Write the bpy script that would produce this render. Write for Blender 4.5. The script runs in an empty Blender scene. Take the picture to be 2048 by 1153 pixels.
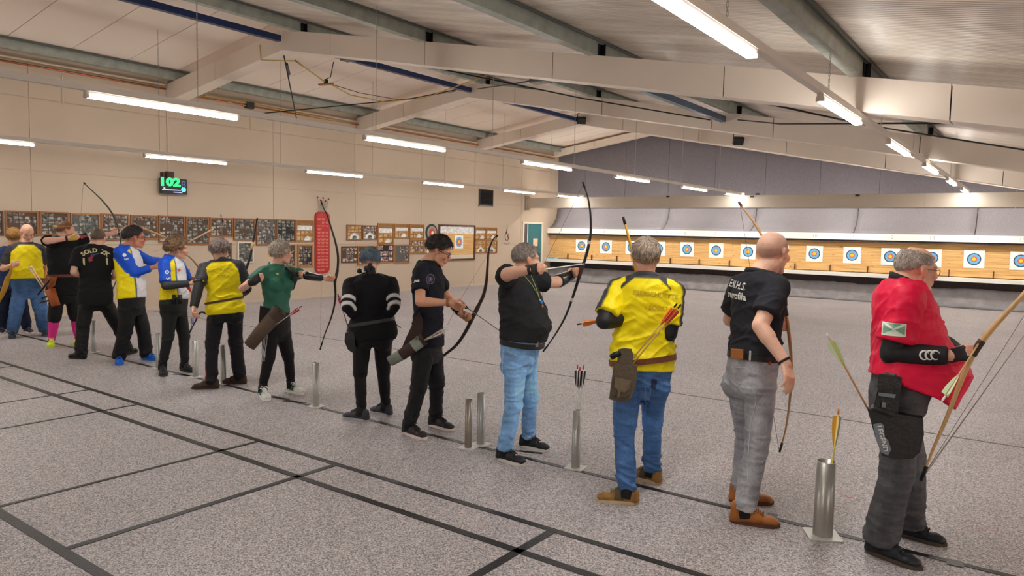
import bpy, math, random
import numpy as np
from mathutils import Vector, Matrix, noise
from mathutils.bvhtree import BVHTree
random.seed(7); RNG = np.random.default_rng(7)
SC = bpy.context.scene
COL = SC.collection
# ------------------------------------------------------------------ camera
FPX, YAW, PITCH, ROLL, HC = 1463.08, -0.62793972, 0.07710177, -0.02145421, 1.75
def cam_rows():
    cy, sy = math.cos(YAW), math.sin(YAW)
    fw = np.array([sy*math.cos(PITCH), cy*math.cos(PITCH), -math.sin(PITCH)])
    r = np.array([cy, -sy, 0.]); d = np.cross(fw, r)
    r2 = r*math.cos(ROLL)+d*math.sin(ROLL); d2 = d*math.cos(ROLL)-r*math.sin(ROLL)
    return np.array([r2, d2, fw])
CM = cam_rows(); CP = np.array([0, 0, HC])
cd = bpy.data.cameras.new('camera'); cam = bpy.data.objects.new('camera', cd); COL.objects.link(cam)
cd.sensor_width = 36; cd.lens = FPX/2048*36; cd.clip_end = 200
Rm = Matrix([[CM[0][i], -CM[1][i], -CM[2][i]] for i in range(3)])
cam.matrix_world = Matrix.Translation(Vector(CP)) @ Rm.to_4x4()
SC.camera = cam
# world: the hall has no daylight, only a faint neutral ambience
W = bpy.data.worlds.new('world'); SC.world = W; W.use_nodes = True
W.node_tree.nodes['Background'].inputs[0].default_value = (.8, .82, .85, 1)
W.node_tree.nodes['Background'].inputs[1].default_value = .3
SC.view_settings.view_transform = 'Standard'; SC.view_settings.look = 'None'
SC.view_settings.gamma = 1; SC.view_settings.use_curve_mapping = False
SC.view_settings.exposure = 1.12
LAMP = 39.0
SC.cycles.max_bounces = 10; SC.cycles.diffuse_bounces = 8
# ------------------------------------------------------------------ geometry of the view -> world points
def ray(x, y): return CM.T @ np.array([(x-1024)/FPX, (y-576.5)/FPX, 1.])
def onz(x, y, z=0.): v = ray(x, y); return CP+v*((z-HC)/v[2])
def ony(x, y, Y): v = ray(x, y); return CP+v*(Y/v[1])
def onx(x, y, X): v = ray(x, y); return CP+v*(X/v[0])
def atd(x, y, d): return CP+ray(x, y)*d
def depth(P): return float(CM[2] @ (np.array(P, float)-CP))
def onplane(x, y, P0, n):
    v = ray(x, y); n = np.array(n, float); return CP+v*((n @ (np.array(P0)-CP))/(n @ v))
def nrm(v): v = np.array(v, float); return v/max(1e-9, np.linalg.norm(v))
# ------------------------------------------------------------------ materials
def lin(c):
    if isinstance(c, str): c = tuple(int(c[i:i+2], 16) for i in (0, 2, 4))
    return tuple(((v/255)/12.92 if v/255 <= .04045 else ((v/255+.055)/1.055)**2.4) for v in c)
MATS = {}
def nt(name):
    m = bpy.data.materials.new(name); m.use_nodes = True; n = m.node_tree
    return m, n, n.nodes['Principled BSDF']
def mat(name, col=None, rough=.6, metal=0., var=None, bump=None, spec=.5, emit=None, attr=False, sheen=0, stretch=None, alpha=1):
    """var=(scale, amount), bump=(scale, strength), stretch=(x,y,z) scale of the noise coordinates"""
    if name in MATS: return MATS[name]
    m, n, p = nt(name); L = n.links.new; N = n.nodes.new
    c = (*lin(col), 1) if col is not None else (1, 1, 1, 1)
    p.inputs['Base Color'].default_value = c; p.inputs['Roughness'].default_value = rough
    p.inputs['Metallic'].default_value = metal; p.inputs['Specular IOR Level'].default_value = spec
    if sheen: p.inputs['Sheen Weight'].default_value = sheen
    vec = None
    if var or bump:
        tc = N('ShaderNodeTexCoord'); vec = tc.outputs['Object']
        if stretch:
            mp = N('ShaderNodeMapping'); mp.inputs['Scale'].default_value = stretch; L(vec, mp.inputs[0]); vec = mp.outputs[0]
    src = None
    if attr:
        a = N('ShaderNodeAttribute'); a.attribute_name = 'Col'; src = a.outputs['Color']
    if var:
        t = N('ShaderNodeTexNoise'); t.inputs['Scale'].default_value = var[0]; t.inputs['Detail'].default_value = 4
        L(vec, t.inputs['Vector'])
        mr = N('ShaderNodeMapRange'); mr.inputs['From Min'].default_value = .3; mr.inputs['From Max'].default_value = .7
        mr.inputs['To Min'].default_value = 1-var[1]; mr.inputs['To Max'].default_value = 1+var[1]*.5; L(t.outputs[0], mr.inputs[0])
        mx = N('ShaderNodeMix'); mx.data_type = 'RGBA'; mx.blend_type = 'MULTIPLY'; mx.inputs[0].default_value = 1
        if src: L(src, mx.inputs[6])
        else: mx.inputs[6].default_value = c
        cb = N('ShaderNodeCombineColor'); [L(mr.outputs[0], cb.inputs[i]) for i in range(3)]
        L(cb.outputs[0], mx.inputs[7]); src = mx.outputs[2]
    if src: L(src, p.inputs['Base Color'])
    if bump:
        t = N('ShaderNodeTexNoise'); t.inputs['Scale'].default_value = bump[0]; t.inputs['Detail'].default_value = 5
        L(vec, t.inputs['Vector']); b = N('ShaderNodeBump'); b.inputs['Strength'].default_value = bump[1]
        b.inputs['Distance'].default_value = .02; L(t.outputs[0], b.inputs['Height']); L(b.outputs[0], p.inputs['Normal'])
    if emit:
        p.inputs['Emission Color'].default_value = (*lin(emit[0]), 1); p.inputs['Emission Strength'].default_value = emit[1]
    if alpha < 1: p.inputs['Alpha'].default_value = alpha
    MATS[name] = m; return m
# ------------------------------------------------------------------ objects
ORG = {}
def reg(o, name): return o
def tag(o, label=None, cat=None, group=None, kind=None):
    for k, v in (('label', label), ('category', cat), ('group', group), ('kind', kind)):
        if v: o[k] = v
    return o
def thing(name, loc, label, cat, group=None):
    o = bpy.data.objects.new(name, None); o.empty_display_size = .1; COL.objects.link(o)
    o.location = Vector(loc); ORG[o.name] = np.array(loc, float); return tag(o, label, cat, group)
def link(name, me, mats, parent=None, origin=None, smooth=True):
    """me holds world coordinates; they are moved to the origin of the object or of its thing"""
    if not isinstance(mats, (list, tuple)): mats = [mats]
    for m in mats:
        if m: me.materials.append(m)
    o = bpy.data.objects.new(name, me); COL.objects.link(o)
    org = ORG[parent.name] if parent else np.array(origin if origin is not None else (0, 0, 0), float)
    n = len(me.vertices); co = np.empty(n*3); me.vertices.foreach_get('co', co)
    co = (co.reshape(-1, 3)-org).ravel(); me.vertices.foreach_set('co', co); me.update()
    if parent: o.parent = parent
    else: o.location = Vector(org)
    ORG[o.name] = org
    if smooth: me.shade_smooth()
    return o
def copy_tree(o, delta=(0, 0, 0), parent=None, label=None):
    c = o.copy(); COL.objects.link(c)
    if parent: c.parent = parent
    else: c.location = o.location+Vector(delta)
    if label: c['label'] = label
    for ch in [x for x in o.children]: copy_tree(ch, parent=c)
    ORG[c.name] = np.array(c.location); return c
class MB:
    def __init__(s): s.v = []; s.f = []; s.m = []; s.mi = 0
    def add(s, v, f):
        b = len(s.v); s.v += [tuple(map(float, p)) for p in v]; s.f += [tuple(i+b for i in q) for q in f]; s.m += [s.mi]*len(f); return s
    def box(s, a, b):
        x0, y0, z0 = [min(p, q) for p, q in zip(a, b)]; x1, y1, z1 = [max(p, q) for p, q in zip(a, b)]
        return s.add([(x0, y0, z0), (x1, y0, z0), (x1, y1, z0), (x0, y1, z0), (x0, y0, z1), (x1, y0, z1), (x1, y1, z1), (x0, y1, z1)],
                     [(0, 3, 2, 1), (4, 5, 6, 7), (0, 1, 5, 4), (1, 2, 6, 5), (2, 3, 7, 6), (3, 0, 4, 7)])
    def obox(s, c, ax, ay, az, hx, hy, hz):
        c, ax, ay, az = map(np.array, (c, nrm(ax), nrm(ay), nrm(az)))
        v = [c+ax*hx*i+ay*hy*j+az*hz*k for k in (-1, 1) for i, j in ((-1, -1), (1, -1), (1, 1), (-1, 1))]
        return s.add(v, [(0, 3, 2, 1), (4, 5, 6, 7), (0, 1, 5, 4), (1, 2, 6, 5), (2, 3, 7, 6), (3, 0, 4, 7)])
    def bar(s, a, b, w, h, up=(0, 0, 1)):
        a, b = np.array(a, float), np.array(b, float); d = nrm(b-a); x = nrm(np.cross(d, up)); u = np.cross(x, d)
        return s.obox((a+b)/2, d, x, u, np.linalg.norm(b-a)/2, w/2, h/2)
    def tube(s, pts, r, n=8, flat=1., side=None, cap=True):
        pts = [np.array(p, float) for p in pts]; k = len(pts)
        if not hasattr(r, '__len__'): r = [r]*k
        v = []; ref = None
        for i in range(k):
            t = nrm(pts[min(i+1, k-1)]-pts[max(i-1, 0)])
            if side is not None: x = np.array(side)-t*(np.array(side) @ t)
            elif ref is None: x = np.cross(t, (0, 0, 1) if abs(t[2]) < .9 else (1, 0, 0))
            else: x = ref-t*(ref @ t)
            x = nrm(x); ref = x; y = np.cross(t, x)
            for j in range(n):
                a = 2*math.pi*j/n; v.append(pts[i]+x*r[i]*math.cos(a)+y*r[i]*flat*math.sin(a))
        f = [(i*n+j, i*n+(j+1) % n, (i+1)*n+(j+1) % n, (i+1)*n+j) for i in range(k-1) for j in range(n)]
        if cap: f += [tuple(range(n-1, -1, -1)), tuple((k-1)*n+j for j in range(n))]
        return s.add(v, f)
    def disc(s, c, nr, r, n=24, up=(0, 0, 1)):
        nr = nrm(nr); x = nrm(np.cross(up, nr)); y = np.cross(nr, x)
        return s.add([np.array(c)+x*r*math.cos(2*math.pi*j/n)+y*r*math.sin(2*math.pi*j/n) for j in range(n)], [tuple(range(n))])
    def poly(s, pts, nr, t):
        """flat outline with thickness t along nr"""
        nr = nrm(nr); n = len(pts); p = [np.array(q, float) for q in pts]
        return s.add(p+[q+nr*t for q in p], [tuple(range(n-1, -1, -1)), tuple(range(n, 2*n))]+[(i, (i+1) % n, n+(i+1) % n, n+i) for i in range(n)])
    def sphere(s, c, r, n=12, rot=None):
        r = np.array(r if hasattr(r, '__len__') else (r, r, r), float); v = []; m = n//2
        for i in range(m+1):
            for j in range(n):
                a, b = math.pi*i/m, 2*math.pi*j/n
                q = np.array([math.sin(a)*math.cos(b), math.sin(a)*math.sin(b), math.cos(a)])*r
                v.append(np.array(c)+(rot @ q if rot is not None else q))
        return s.add(v, [(i*n+j, (i+1)*n+j, (i+1)*n+(j+1) % n, i*n+(j+1) % n) for i in range(m) for j in range(n)])
    def mesh(s, name):
        me = bpy.data.meshes.new(name); me.from_pydata(s.v, [], s.f); me.update()
        if any(s.m): me.polygons.foreach_set('material_index', s.m)
        return me
    def build(s, name, mats, parent=None, origin=None, smooth=False):
        return link(name, s.mesh(name), mats, parent, origin, smooth)
def B(a, b): return MB().box(a, b)
# ================================================================== ROOM
XL, XR, YB, YF = -14.65, 4.6, -5.0, 22.95      # left wall, right wall, wall behind the camera, target wall
APX, TL, TR = -10.9, .147, .19
def ztop(x): return 5.14-(TL*(APX-x) if x < APX else TR*(x-APX))   # top of the rafters' cladding
def zroof(x): return ztop(x)+.20
m_wall = mat('wall_paint', (190, 172, 151), .75, var=(.6, .05), bump=(40, .04))
m_wallpanel = mat('wall_panel_paint', (195, 177, 156), .7, var=(.5, .05), bump=(30, .05))
m_ceil = mat('ceiling_panel_paint', (240, 226, 212), .6, var=(.4, .04))
m_clad = mat('rafter_cladding', (226, 213, 199), .6, var=(.8, .05), bump=(25, .04))
m_galv = mat('galvanised_steel', (162, 167, 157), .5, .25, var=(6, .22), bump=(30, .05))
m_black = mat('black_metal', (20, 21, 22), .45, .3)
m_blue = mat('blue_painted_steel', (28, 48, 92), .4, .1, var=(3, .15))
m_tape = mat('floor_tape', (20, 19, 20), .42, var=(9, .35), bump=(60, .2))
m_tapegrey = mat('worn_floor_tape', (92, 92, 90), .5, var=(9, .2))
m_white = mat('white_board', (238, 236, 230), .5, var=(1.5, .03))
m_copper = mat('copper_pipe', (150, 84, 48), .35, .6)
m_pipe = mat('cream_pipe', (206, 186, 160), .5)
m_cabley = mat('yellow_cable', (196, 164, 84), .5)
# floor: speckled grey carpet
def floor_mat():
    m, n, p = nt('speckled_carpet'); L = n.links.new; N = n.nodes.new
    tc = N('ShaderNodeTexCoord')
    v = N('ShaderNodeTexVoronoi'); v.inputs['Scale'].default_value = 145; L(tc.outputs['Object'], v.inputs['Vector'])
    r = N('ShaderNodeValToRGB'); e = r.color_ramp.elements; r.color_ramp.interpolation = 'CONSTANT'
    e[0].position = 0; e[0].color = (*lin((122, 118, 120)), 1)
    e[1].position = .26; e[1].color = (*lin((160, 155, 157)), 1)
    for pos, c in ((.52, (184, 178, 179)), (.78, (198, 190, 189)), (.92, (218, 209, 207))):
        q = r.color_ramp.elements.new(pos); q.color = (*lin(c), 1)
    sp = N('ShaderNodeSeparateColor'); L(v.outputs['Color'], sp.inputs[0]); L(sp.outputs[0], r.inputs[0])
    t = N('ShaderNodeTexNoise'); t.inputs['Scale'].default_value = .7; t.inputs['Detail'].default_value = 5; L(tc.outputs['Object'], t.inputs['Vector'])
    mr = N('ShaderNodeMapRange'); mr.inputs['From Min'].default_value = .3; mr.inputs['From Max'].default_value = .7
    mr.inputs['To Min'].default_value = .9; mr.inputs['To Max'].default_value = 1.05; L(t.outputs[0], mr.inputs[0])
    cb = N('ShaderNodeCombineColor'); [L(mr.outputs[0], cb.inputs[i]) for i in range(3)]
    mx = N('ShaderNodeMix'); mx.data_type = 'RGBA'; mx.blend_type = 'MULTIPLY'; mx.inputs[0].default_value = 1
    L(r.outputs[0], mx.inputs[6]); L(cb.outputs[0], mx.inputs[7]); L(mx.outputs[2], p.inputs['Base Color'])
    b = N('ShaderNodeBump'); b.inputs['Strength'].default_value = .25; b.inputs['Distance'].default_value = .004
    L(sp.outputs[1], b.inputs['Height']); L(b.outputs[0], p.inputs['Normal']); p.inputs['Roughness'].default_value = .55
    p.inputs['Specular IOR Level'].default_value = .35
    return m
m_floor = floor_mat()
floor = tag(B((XL-.3, YB-.3, -.12), (XR+.3, YF+.3, 0)).build('floor', m_floor, origin=(-5, 9, 0)), kind='structure')
def S(o, label=None): return tag(o, label, kind='structure')
# walls
wl = S(B((XL-.25, YB, 0), (XL, YF, 4.95)).build('wall_left', m_wall, origin=(XL, 9, 0)))
S(B((XR, YB, 0), (XR+.25, YF, 2.7)).build('wall_right', m_wall, origin=(XR, 9, 0)))
S(MB().poly([(XL, YB-.25, 0), (XR, YB-.25, 0), (XR, YB-.25, zroof(XR)), (APX, YB-.25, zroof(APX)), (XL, YB-.25, zroof(XL))], (0, 1, 0), .25).build('wall_rear', m_wall, origin=(-5, YB, 0)))
# cladding panels of the left wall: three rows with recessed joints, the seams seen in the photograph
ycut = [-4.9, -1.95, .55, 3.05, 5.55, 8.05, 10.6, 13.12, 15.62, 18.08, 20.6, 22.93]
rows = [(.02, 1.32), (1.33, 2.635), (2.65, 3.915), (3.93, 4.52)]
dY0, dY1, dZ = 20.78, 21.86, 2.03   # door opening
for (z0, z1) in rows:
    for y0, y1 in zip(ycut[:-1], ycut[1:]):
        if z0 < 2 and y1 > 22: cuts = [(y0, dY0-.04), (dY1+.04, y1)]
        else: cuts = [(y0, y1)]
        for a, b in cuts:
            if z1 > dZ > z0 and y1 > 22 and a == y0:
                B((XL, dY0-.04, dZ+.05), (XL+.012, dY1+.04, z1)).build('wall_panel', m_wallpanel, wl)
            if b-a > .05: B((XL, a+.004, z0), (XL+.014, b-.004, z1)).build('wall_panel', m_wallpanel, wl)
bs = B((XL+.014, YB, 0), (XL+.03, dY0-.05, .07)); S(bs.build('baseboard_left', mat('baseboard', (196, 180, 160), .6), origin=(XL, 9, 0)))
# roof: smooth white panels left of the ridge, ribbed sheets right of it, each its own piece
def ribbed():
    m, n, p = nt('ribbed_roof_sheet'); L = n.links.new; N = n.nodes.new
    tc = N('ShaderNodeTexCoord'); sx = N('ShaderNodeSeparateXYZ'); L(tc.outputs['Object'], sx.inputs[0])
    w = N('ShaderNodeMath'); w.operation = 'MULTIPLY'; w.inputs[1].default_value = 2*math.pi/.055; L(sx.outputs[1], w.inputs[0])
    s = N('ShaderNodeMath'); s.operation = 'SINE'; L(w.outputs[0], s.inputs[0])
    nz = N('ShaderNodeTexNoise'); nz.inputs['Scale'].default_value = 1; nz.inputs['Detail'].default_value = 5
    mp = N('ShaderNodeMapping'); mp.inputs['Scale'].default_value = (.9, 5, 1); L(tc.outputs['Object'], mp.inputs[0]); L(mp.outputs[0], nz.inputs['Vector'])
    r = N('ShaderNodeValToRGB'); r.color_ramp.elements[0].position = .3; r.color_ramp.elements[0].color = (*lin((204, 191, 178)), 1)
    r.color_ramp.elements[1].position = .72; r.color_ramp.elements[1].color = (*lin((244, 230, 214)), 1); L(nz.outputs[0], r.inputs[0])
    mr = N('ShaderNodeMapRange'); mr.inputs['From Min'].default_value = -1; mr.inputs['To Min'].default_value = .78; L(s.outputs[0], mr.inputs[0])
    cb = N('ShaderNodeCombineColor'); [L(mr.outputs[0], cb.inputs[i]) for i in range(3)]
    mx = N('ShaderNodeMix'); mx.data_type = 'RGBA'; mx.blend_type = 'MULTIPLY'; mx.inputs[0].default_value = 1
    L(r.outputs[0], mx.inputs[6]); L(cb.outputs[0], mx.inputs[7]); L(mx.outputs[2], p.inputs['Base Color'])
    b = N('ShaderNodeBump'); b.inputs['Strength'].default_value = .6; b.inputs['Distance'].default_value = .012; L(s.outputs[0], b.inputs['Height']); L(b.outputs[0], p.inputs['Normal'])
    p.inputs['Roughness'].default_value = .3; return m
m_rib = ribbed()
def slab(x0, x1, y0, y1, t=.05, dz=0.):
    return MB().add([(x, y, zroof(x)+dz+k) for k in (0, t) for x, y in ((x0, y0), (x1, y0), (x1, y1), (x0, y1))],
                    [(0, 3, 2, 1), (4, 5, 6, 7), (0, 1, 5, 4), (1, 2, 6, 5), (2, 3, 7, 6), (3, 0, 4, 7)])
ceil = S(MB().add([(x, y, zroof(x)+.06+k) for k in (0, .08) for y in (YB-.2, YF+.2) for x in (XL-.3, APX, XR+.3)],
    [(0, 3, 4, 1), (1, 4, 5, 2), (6, 7, 10, 9), (7, 8, 11, 10), (0, 1, 7, 6), (1, 2, 8, 7), (3, 9, 10, 4), (4, 10, 11, 5), (0, 6, 9, 3), (2, 5, 11, 8)]).build('ceiling', m_galv, origin=(APX, 9, 5.3)))
y = 5.13-10*1.0
while y < YF:
    slab(XL, APX-.01, y+.008, min(y+.992*1.0, YF)).build('ceiling_panel', m_ceil, ceil); y += 1.0
y = YB
while y < YF:
    slab(APX+.01, XR, y+.002, min(y+.998, YF)).build('ceiling_panel', m_rib, ceil); y += 1.0
# purlins of galvanised steel (Z section) resting on the rafters, with black cleats at each rafter
RAFT = [-1.95, 3.05, 8.08, 13.14, 18.10]
def purlin(x, label):
    t = thing('purlin', (x, 9, ztop(x)), label, 'purlin')
    z0, z1 = ztop(x)+.005, zroof(x)-.006
    m = MB(); m.box((x-.008, YB, z0), (x+.008, YF-.12, z1)); m.box((x-.11, YB, z0), (x-.008, YF-.12, z0+.008)); m.box((x-.11, YB, z0+.008), (x-.102, YF-.12, z0+.03))
    m.build('steel_section', m_galv, t)
    MB().box((x+.008, YB, z1-.012-.012), (x+.06, YF-.12, z1-.012)).box((x+.052, YB, z1-.045), (x+.06, YF-.12, z1-.024)).build('top_flange', mat('flange_lip_shade', (96, 98, 92), .6, .2), t)  # flange toned dark to paint in the shadow of its lip
    for ry in RAFT[2:]:
        if x > -14: MB().box((x+.009, ry+.02, z0), (x+.019, ry+.1, z1-.05)).box((x+.009, ry+.1, z0), (x+.07, ry+.108, z1-.05)).build('cleat', m_black, t)
    return t
for x, l in ((-14.32, 'grey steel purlin running along the top of the cream left wall'), (-10.42, 'grey steel purlin beside the ridge, with a blue tube below it'),
             (-7.55, 'grey steel purlin between the ridge and the middle of the roof'), (-4.65, 'wide grey steel purlin crossing the top centre of the ceiling'),
             (-1.6, 'broad grey steel purlin next to the nearest row of lit lamps'), (1.4, 'grey steel purlin at the far right edge of the roof')):
    purlin(x, l)
for x, ya, yb, z, l in ((-10.86, YB, 8.0, 4.97, 'dark blue tube along the ridge ending at the nearest rafter'), (-10.82, 8.5, 13.1, 4.94, 'dark blue tube along the ridge behind the nearest rafter'),
                        (-10.86, 13.5, 18.0, 4.92, 'dark blue tube along the ridge behind the second rafter'), (-4.86, 9.2, 13.1, 3.86, 'blue grey tube under the roof, top centre right')):
    B((x-.05, ya, z-.05), (x+.05, yb, z+.05)).build('roof_tube', m_blue if x < -6 else mat('blue_grey_steel', (74, 90, 112), .45, .2), origin=(x, (ya+yb)/2, z)); o = bpy.context.scene.objects[-1] if False else COL.objects[-1]; tag(o, l, 'tube')
# rafters clad in boards with open joints
def rafter(yf, label, seams, dep=.30, h=.34, name='rafter', zoff=0.):
    t = thing(name, (APX, yf, 4.8+zoff), label, 'roof beam')
    xs = [XL+.015, -12.95, APX]
    for s in seams: xs.append(s)
    xs.append(XR-.02); xs = sorted(xs)
    for a, b in zip(xs[:-1], xs[1:]):
        sl = TL if b <= APX else -TR
        g = .013
        a2 = a+(g if a > XL+.1 and a != APX else 0); 
        v = []
        for x in (a2, b):
            zt = ztop(x)+zoff
            for yy in (yf, yf+dep):
                v += [(x, yy, zt-h), (x, yy, zt)]
        MB().add(v, [(0, 1, 3, 2), (4, 6, 7, 5), (0, 4, 5, 1), (2, 3, 7, 6), (1, 5, 7, 3), (0, 2, 6, 4)]).build('cladding_board', m_clad, t)
    MB().add([(x, yy, ztop(x)+zoff-k) for x in (XL+.02, APX, XR-.03) for yy in (yf+.02, yf+dep-.02) for k in (h-.02, .02)],
             [(0, 1, 3, 2), (8, 10, 11, 9), (0, 4, 5, 1), (2, 3, 7, 6), (4, 8, 9, 5), (6, 7, 11, 10), (1, 5, 7, 3), (5, 9, 11, 7), (0, 2, 6, 4), (4, 6, 10, 8)]).build('timber_core', m_black, t)
    return t
s1 = [ony(x, y, 8.08)[0] for x, y in ((660, 85), (849, 105), (1104, 140), (1446, 165), (1900, 205))]
rafter(8.08, 'nearest beige clad roof beam, spanning the whole ceiling', s1+[2.6])
rafter(13.14, 'second beige clad roof beam from the camera', [ony(x, y, 13.14)[0] for x, y in ((1029, 195), (1203, 220), (1422, 250), (1545, 270), (1838, 300))]+[2.2])
rafter(18.10, 'third beige clad roof beam, just in front of the dark gable', [ony(x, y, 18.1)[0] for x, y in ((1245, 258), (1397, 275), (1572, 300), (1770, 325), (2005, 357))]+[2.3], h=.31)
for yf, l in ((3.05, 'beige clad roof beam above the camera'), (-1.95, 'beige clad roof beam behind the camera')): rafter(yf, l, [-8, -5, -2, 1, 3.5])
rafter(22.55, 'beige clad edge beam against the dark target wall gable', [-10.4, -8.2, -5.6, -2.8, -.4, 2.4], h=.22, dep=.2, zoff=.12)
# pipes along the wall top
MB().tube([(XL+.1, YB, 4.47), (XL+.1, 8.0, 4.47)], .02).build('copper_pipe', m_copper, origin=(XL+.1, 5, 4.47)); tag(COL.objects[-1], 'copper pipe along the wall top, left of the nearest beam', 'pipe')
MB().tube([(XL+.1, 8.45, 4.42), (XL+.1, 22.5, 4.42)], .018).build('copper_pipe', m_copper, origin=(XL+.1, 15, 4.42)); tag(COL.objects[-1], 'copper pipe along the wall top beyond the nearest beam', 'pipe')
MB().tube([(XL+.07, 8.5, 4.50), (XL+.07, 22.5, 4.50)], .022).build('cream_pipe', m_pipe, origin=(XL+.07, 15, 4.5)); tag(COL.objects[-1], 'cream pipe just above the copper pipe on the left wall', 'pipe')
MB().tube([(XL+.06, YB, 4.56), (XL+.06, 8.0, 4.56)], .022).build('cream_pipe', m_pipe, origin=(XL+.06, 5, 4.56)); tag(COL.objects[-1], 'cream pipe along the wall top at far left', 'pipe')
for i, (yy, z0, z1, l) in enumerate(((8.07, 3.0, 4.3, 'thin vertical cable on the wall under the nearest beam'), (13.1, 2.7, 4.2, 'thin vertical cable on the wall under the second beam'),
                        (18.05, 3.05, 4.25, 'thin vertical cable from the third beam down to the black vent'), (6.1, 3.9, 4.4, 'short vertical cable high on the wall at far left'))):
    MB().tube([(XL+.03, yy, z0), (XL+.03, yy, z1)], .009, 6).build('wall_cable', m_clad, origin=(XL, yy, z0)); tag(COL.objects[-1], l, 'cable')
# ---- target wall
m_fabric = mat('dark_wall_felt', (110, 105, 110), .9, var=(60, .25), bump=(80, .3))
m_fabric2 = mat('grey_wall_felt', (150, 146, 152), .9, var=(40, .14), bump=(80, .3))
m_dark = mat('dark_band', (66, 56, 55), .9, var=(20, .3))
bw = S(MB().poly([(XL, YF, 0), (XL, YF, zroof(XL)), (APX, YF, zroof(APX)), (XR, YF, zroof(XR)), (XR, YF, 0)], (0, 1, 0), .25).build('wall_target', m_wall, origin=(-5, YF, 0)))
xs = [XL+.01]+[XL+.01+1.15+k*1.6 for k in range(13)]; xs = [x for x in xs if x < XR]+[XR]
for a, b in zip(xs[:-1], xs[1:]):      # felt strips of the gable
    c = sorted({a+.004, b-.004}|({APX} if a < APX < b else set()))
    v = [(x, YF-.04, z) for x in c for z in (2.55, zroof(x)-.02)]+[(x, YF-.002, z) for x in c for z in (2.55, zroof(x)-.02)]
    n = len(c); f = [(2*i, 2*i+2, 2*i+3, 2*i+1) for i in range(n-1)]+[(2*n, 2*n+1, 1, 0), (2*n-2, 2*n-1, 4*n-1, 4*n-2)]+[(2*i+1, 2*i+3, 2*n+2*i+3, 2*n+2*i+1) for i in range(n-1)]
    MB().add(v, f).build('felt_strip', m_fabric, bw)
# hanging felt apron that flares out over the head board
def apron():
    m = MB(); prof = [(22.88, 2.62), (22.86, 2.45), (22.8, 2.28), (22.68, 2.12), (22.5, 1.99), (22.3, 1.9)]
    edges = [XL+.02, -10.2, -7.3, -4.4, -1.5, 1.4, XR-.02]
    for a, b in zip(edges[:-1], edges[1:]):
        n = 14; v = []; k = len(prof)
        for i in range(n+1):
            x = a+.01+(b-a-.02)*i/n
            for (yy, z) in prof: v.append((x, yy+.008*math.sin(x*5)+.01*noise.noise((x*2, z*3, 0)), z))
        v2 = [(p[0], p[1]+.015, p[2]+.004) for p in v]; N = len(v)
        f = [(i*k+j, i*k+j+1, (i+1)*k+j+1, (i+1)*k+j) for i in range(n) for j in range(k-1)]
        f += [(N+i*k+j, N+(i+1)*k+j, N+(i+1)*k+j+1, N+i*k+j+1) for i in range(n) for j in range(k-1)]
        f += [(i*k+k-1, N+i*k+k-1, N+(i+1)*k+k-1, (i+1)*k+k-1) for i in range(n)]+[(j, N+j, N+j+1, j+1) for j in range(k-1)]+[(n*k+j, n*k+j+1, N+n*k+j+1, N+n*k+j) for j in range(k-1)]
        MB().add(v, f) if False else None
        MB().add(v+v2, f).build('felt_strip', m_fabric2, ap, smooth=True)
ap = thing('felt_apron', (-5, 22.6, 1.9), 'grey felt apron hanging above the numbered white board', 'curtain'); apron()
# beige header beam across the hall in front of the gable
hb = thing('header_beam', (-5, 20.87, 2.58), 'long horizontal beige header beam hanging in front of the dark target wall', 'beam')
for a, b in ((XL+.02, -12.1), (-12.1, -7.3), (-7.3, -2.5), (-2.5, 2.3), (2.3, XR-.02)): B((a+.002, 20.87, 2.575), (b-.002, 20.99, 2.92)).build('beam_board', mat('header_beam_paint', (186, 174, 158), .6, var=(.7, .05)), hb)
B((XL+.015, 20.8, 2.5), (XL+.07, 21.05, 2.98)).build('wall_bracket', mat('grey_bracket', (150, 140, 128), .6), hb)
for i, (px, py, c) in enumerate(((1336, 393, m_black), (1504, 393, m_black), (1515, 388, m_black), (1715, 391, m_black))):
    p = ony(px, py, 20.86); MB().box((p[0]-.05, 20.84, p[2]-.03), (p[0]+.05, 20.868, p[2]+.02)).build('beam_clip', c, hb)
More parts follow.
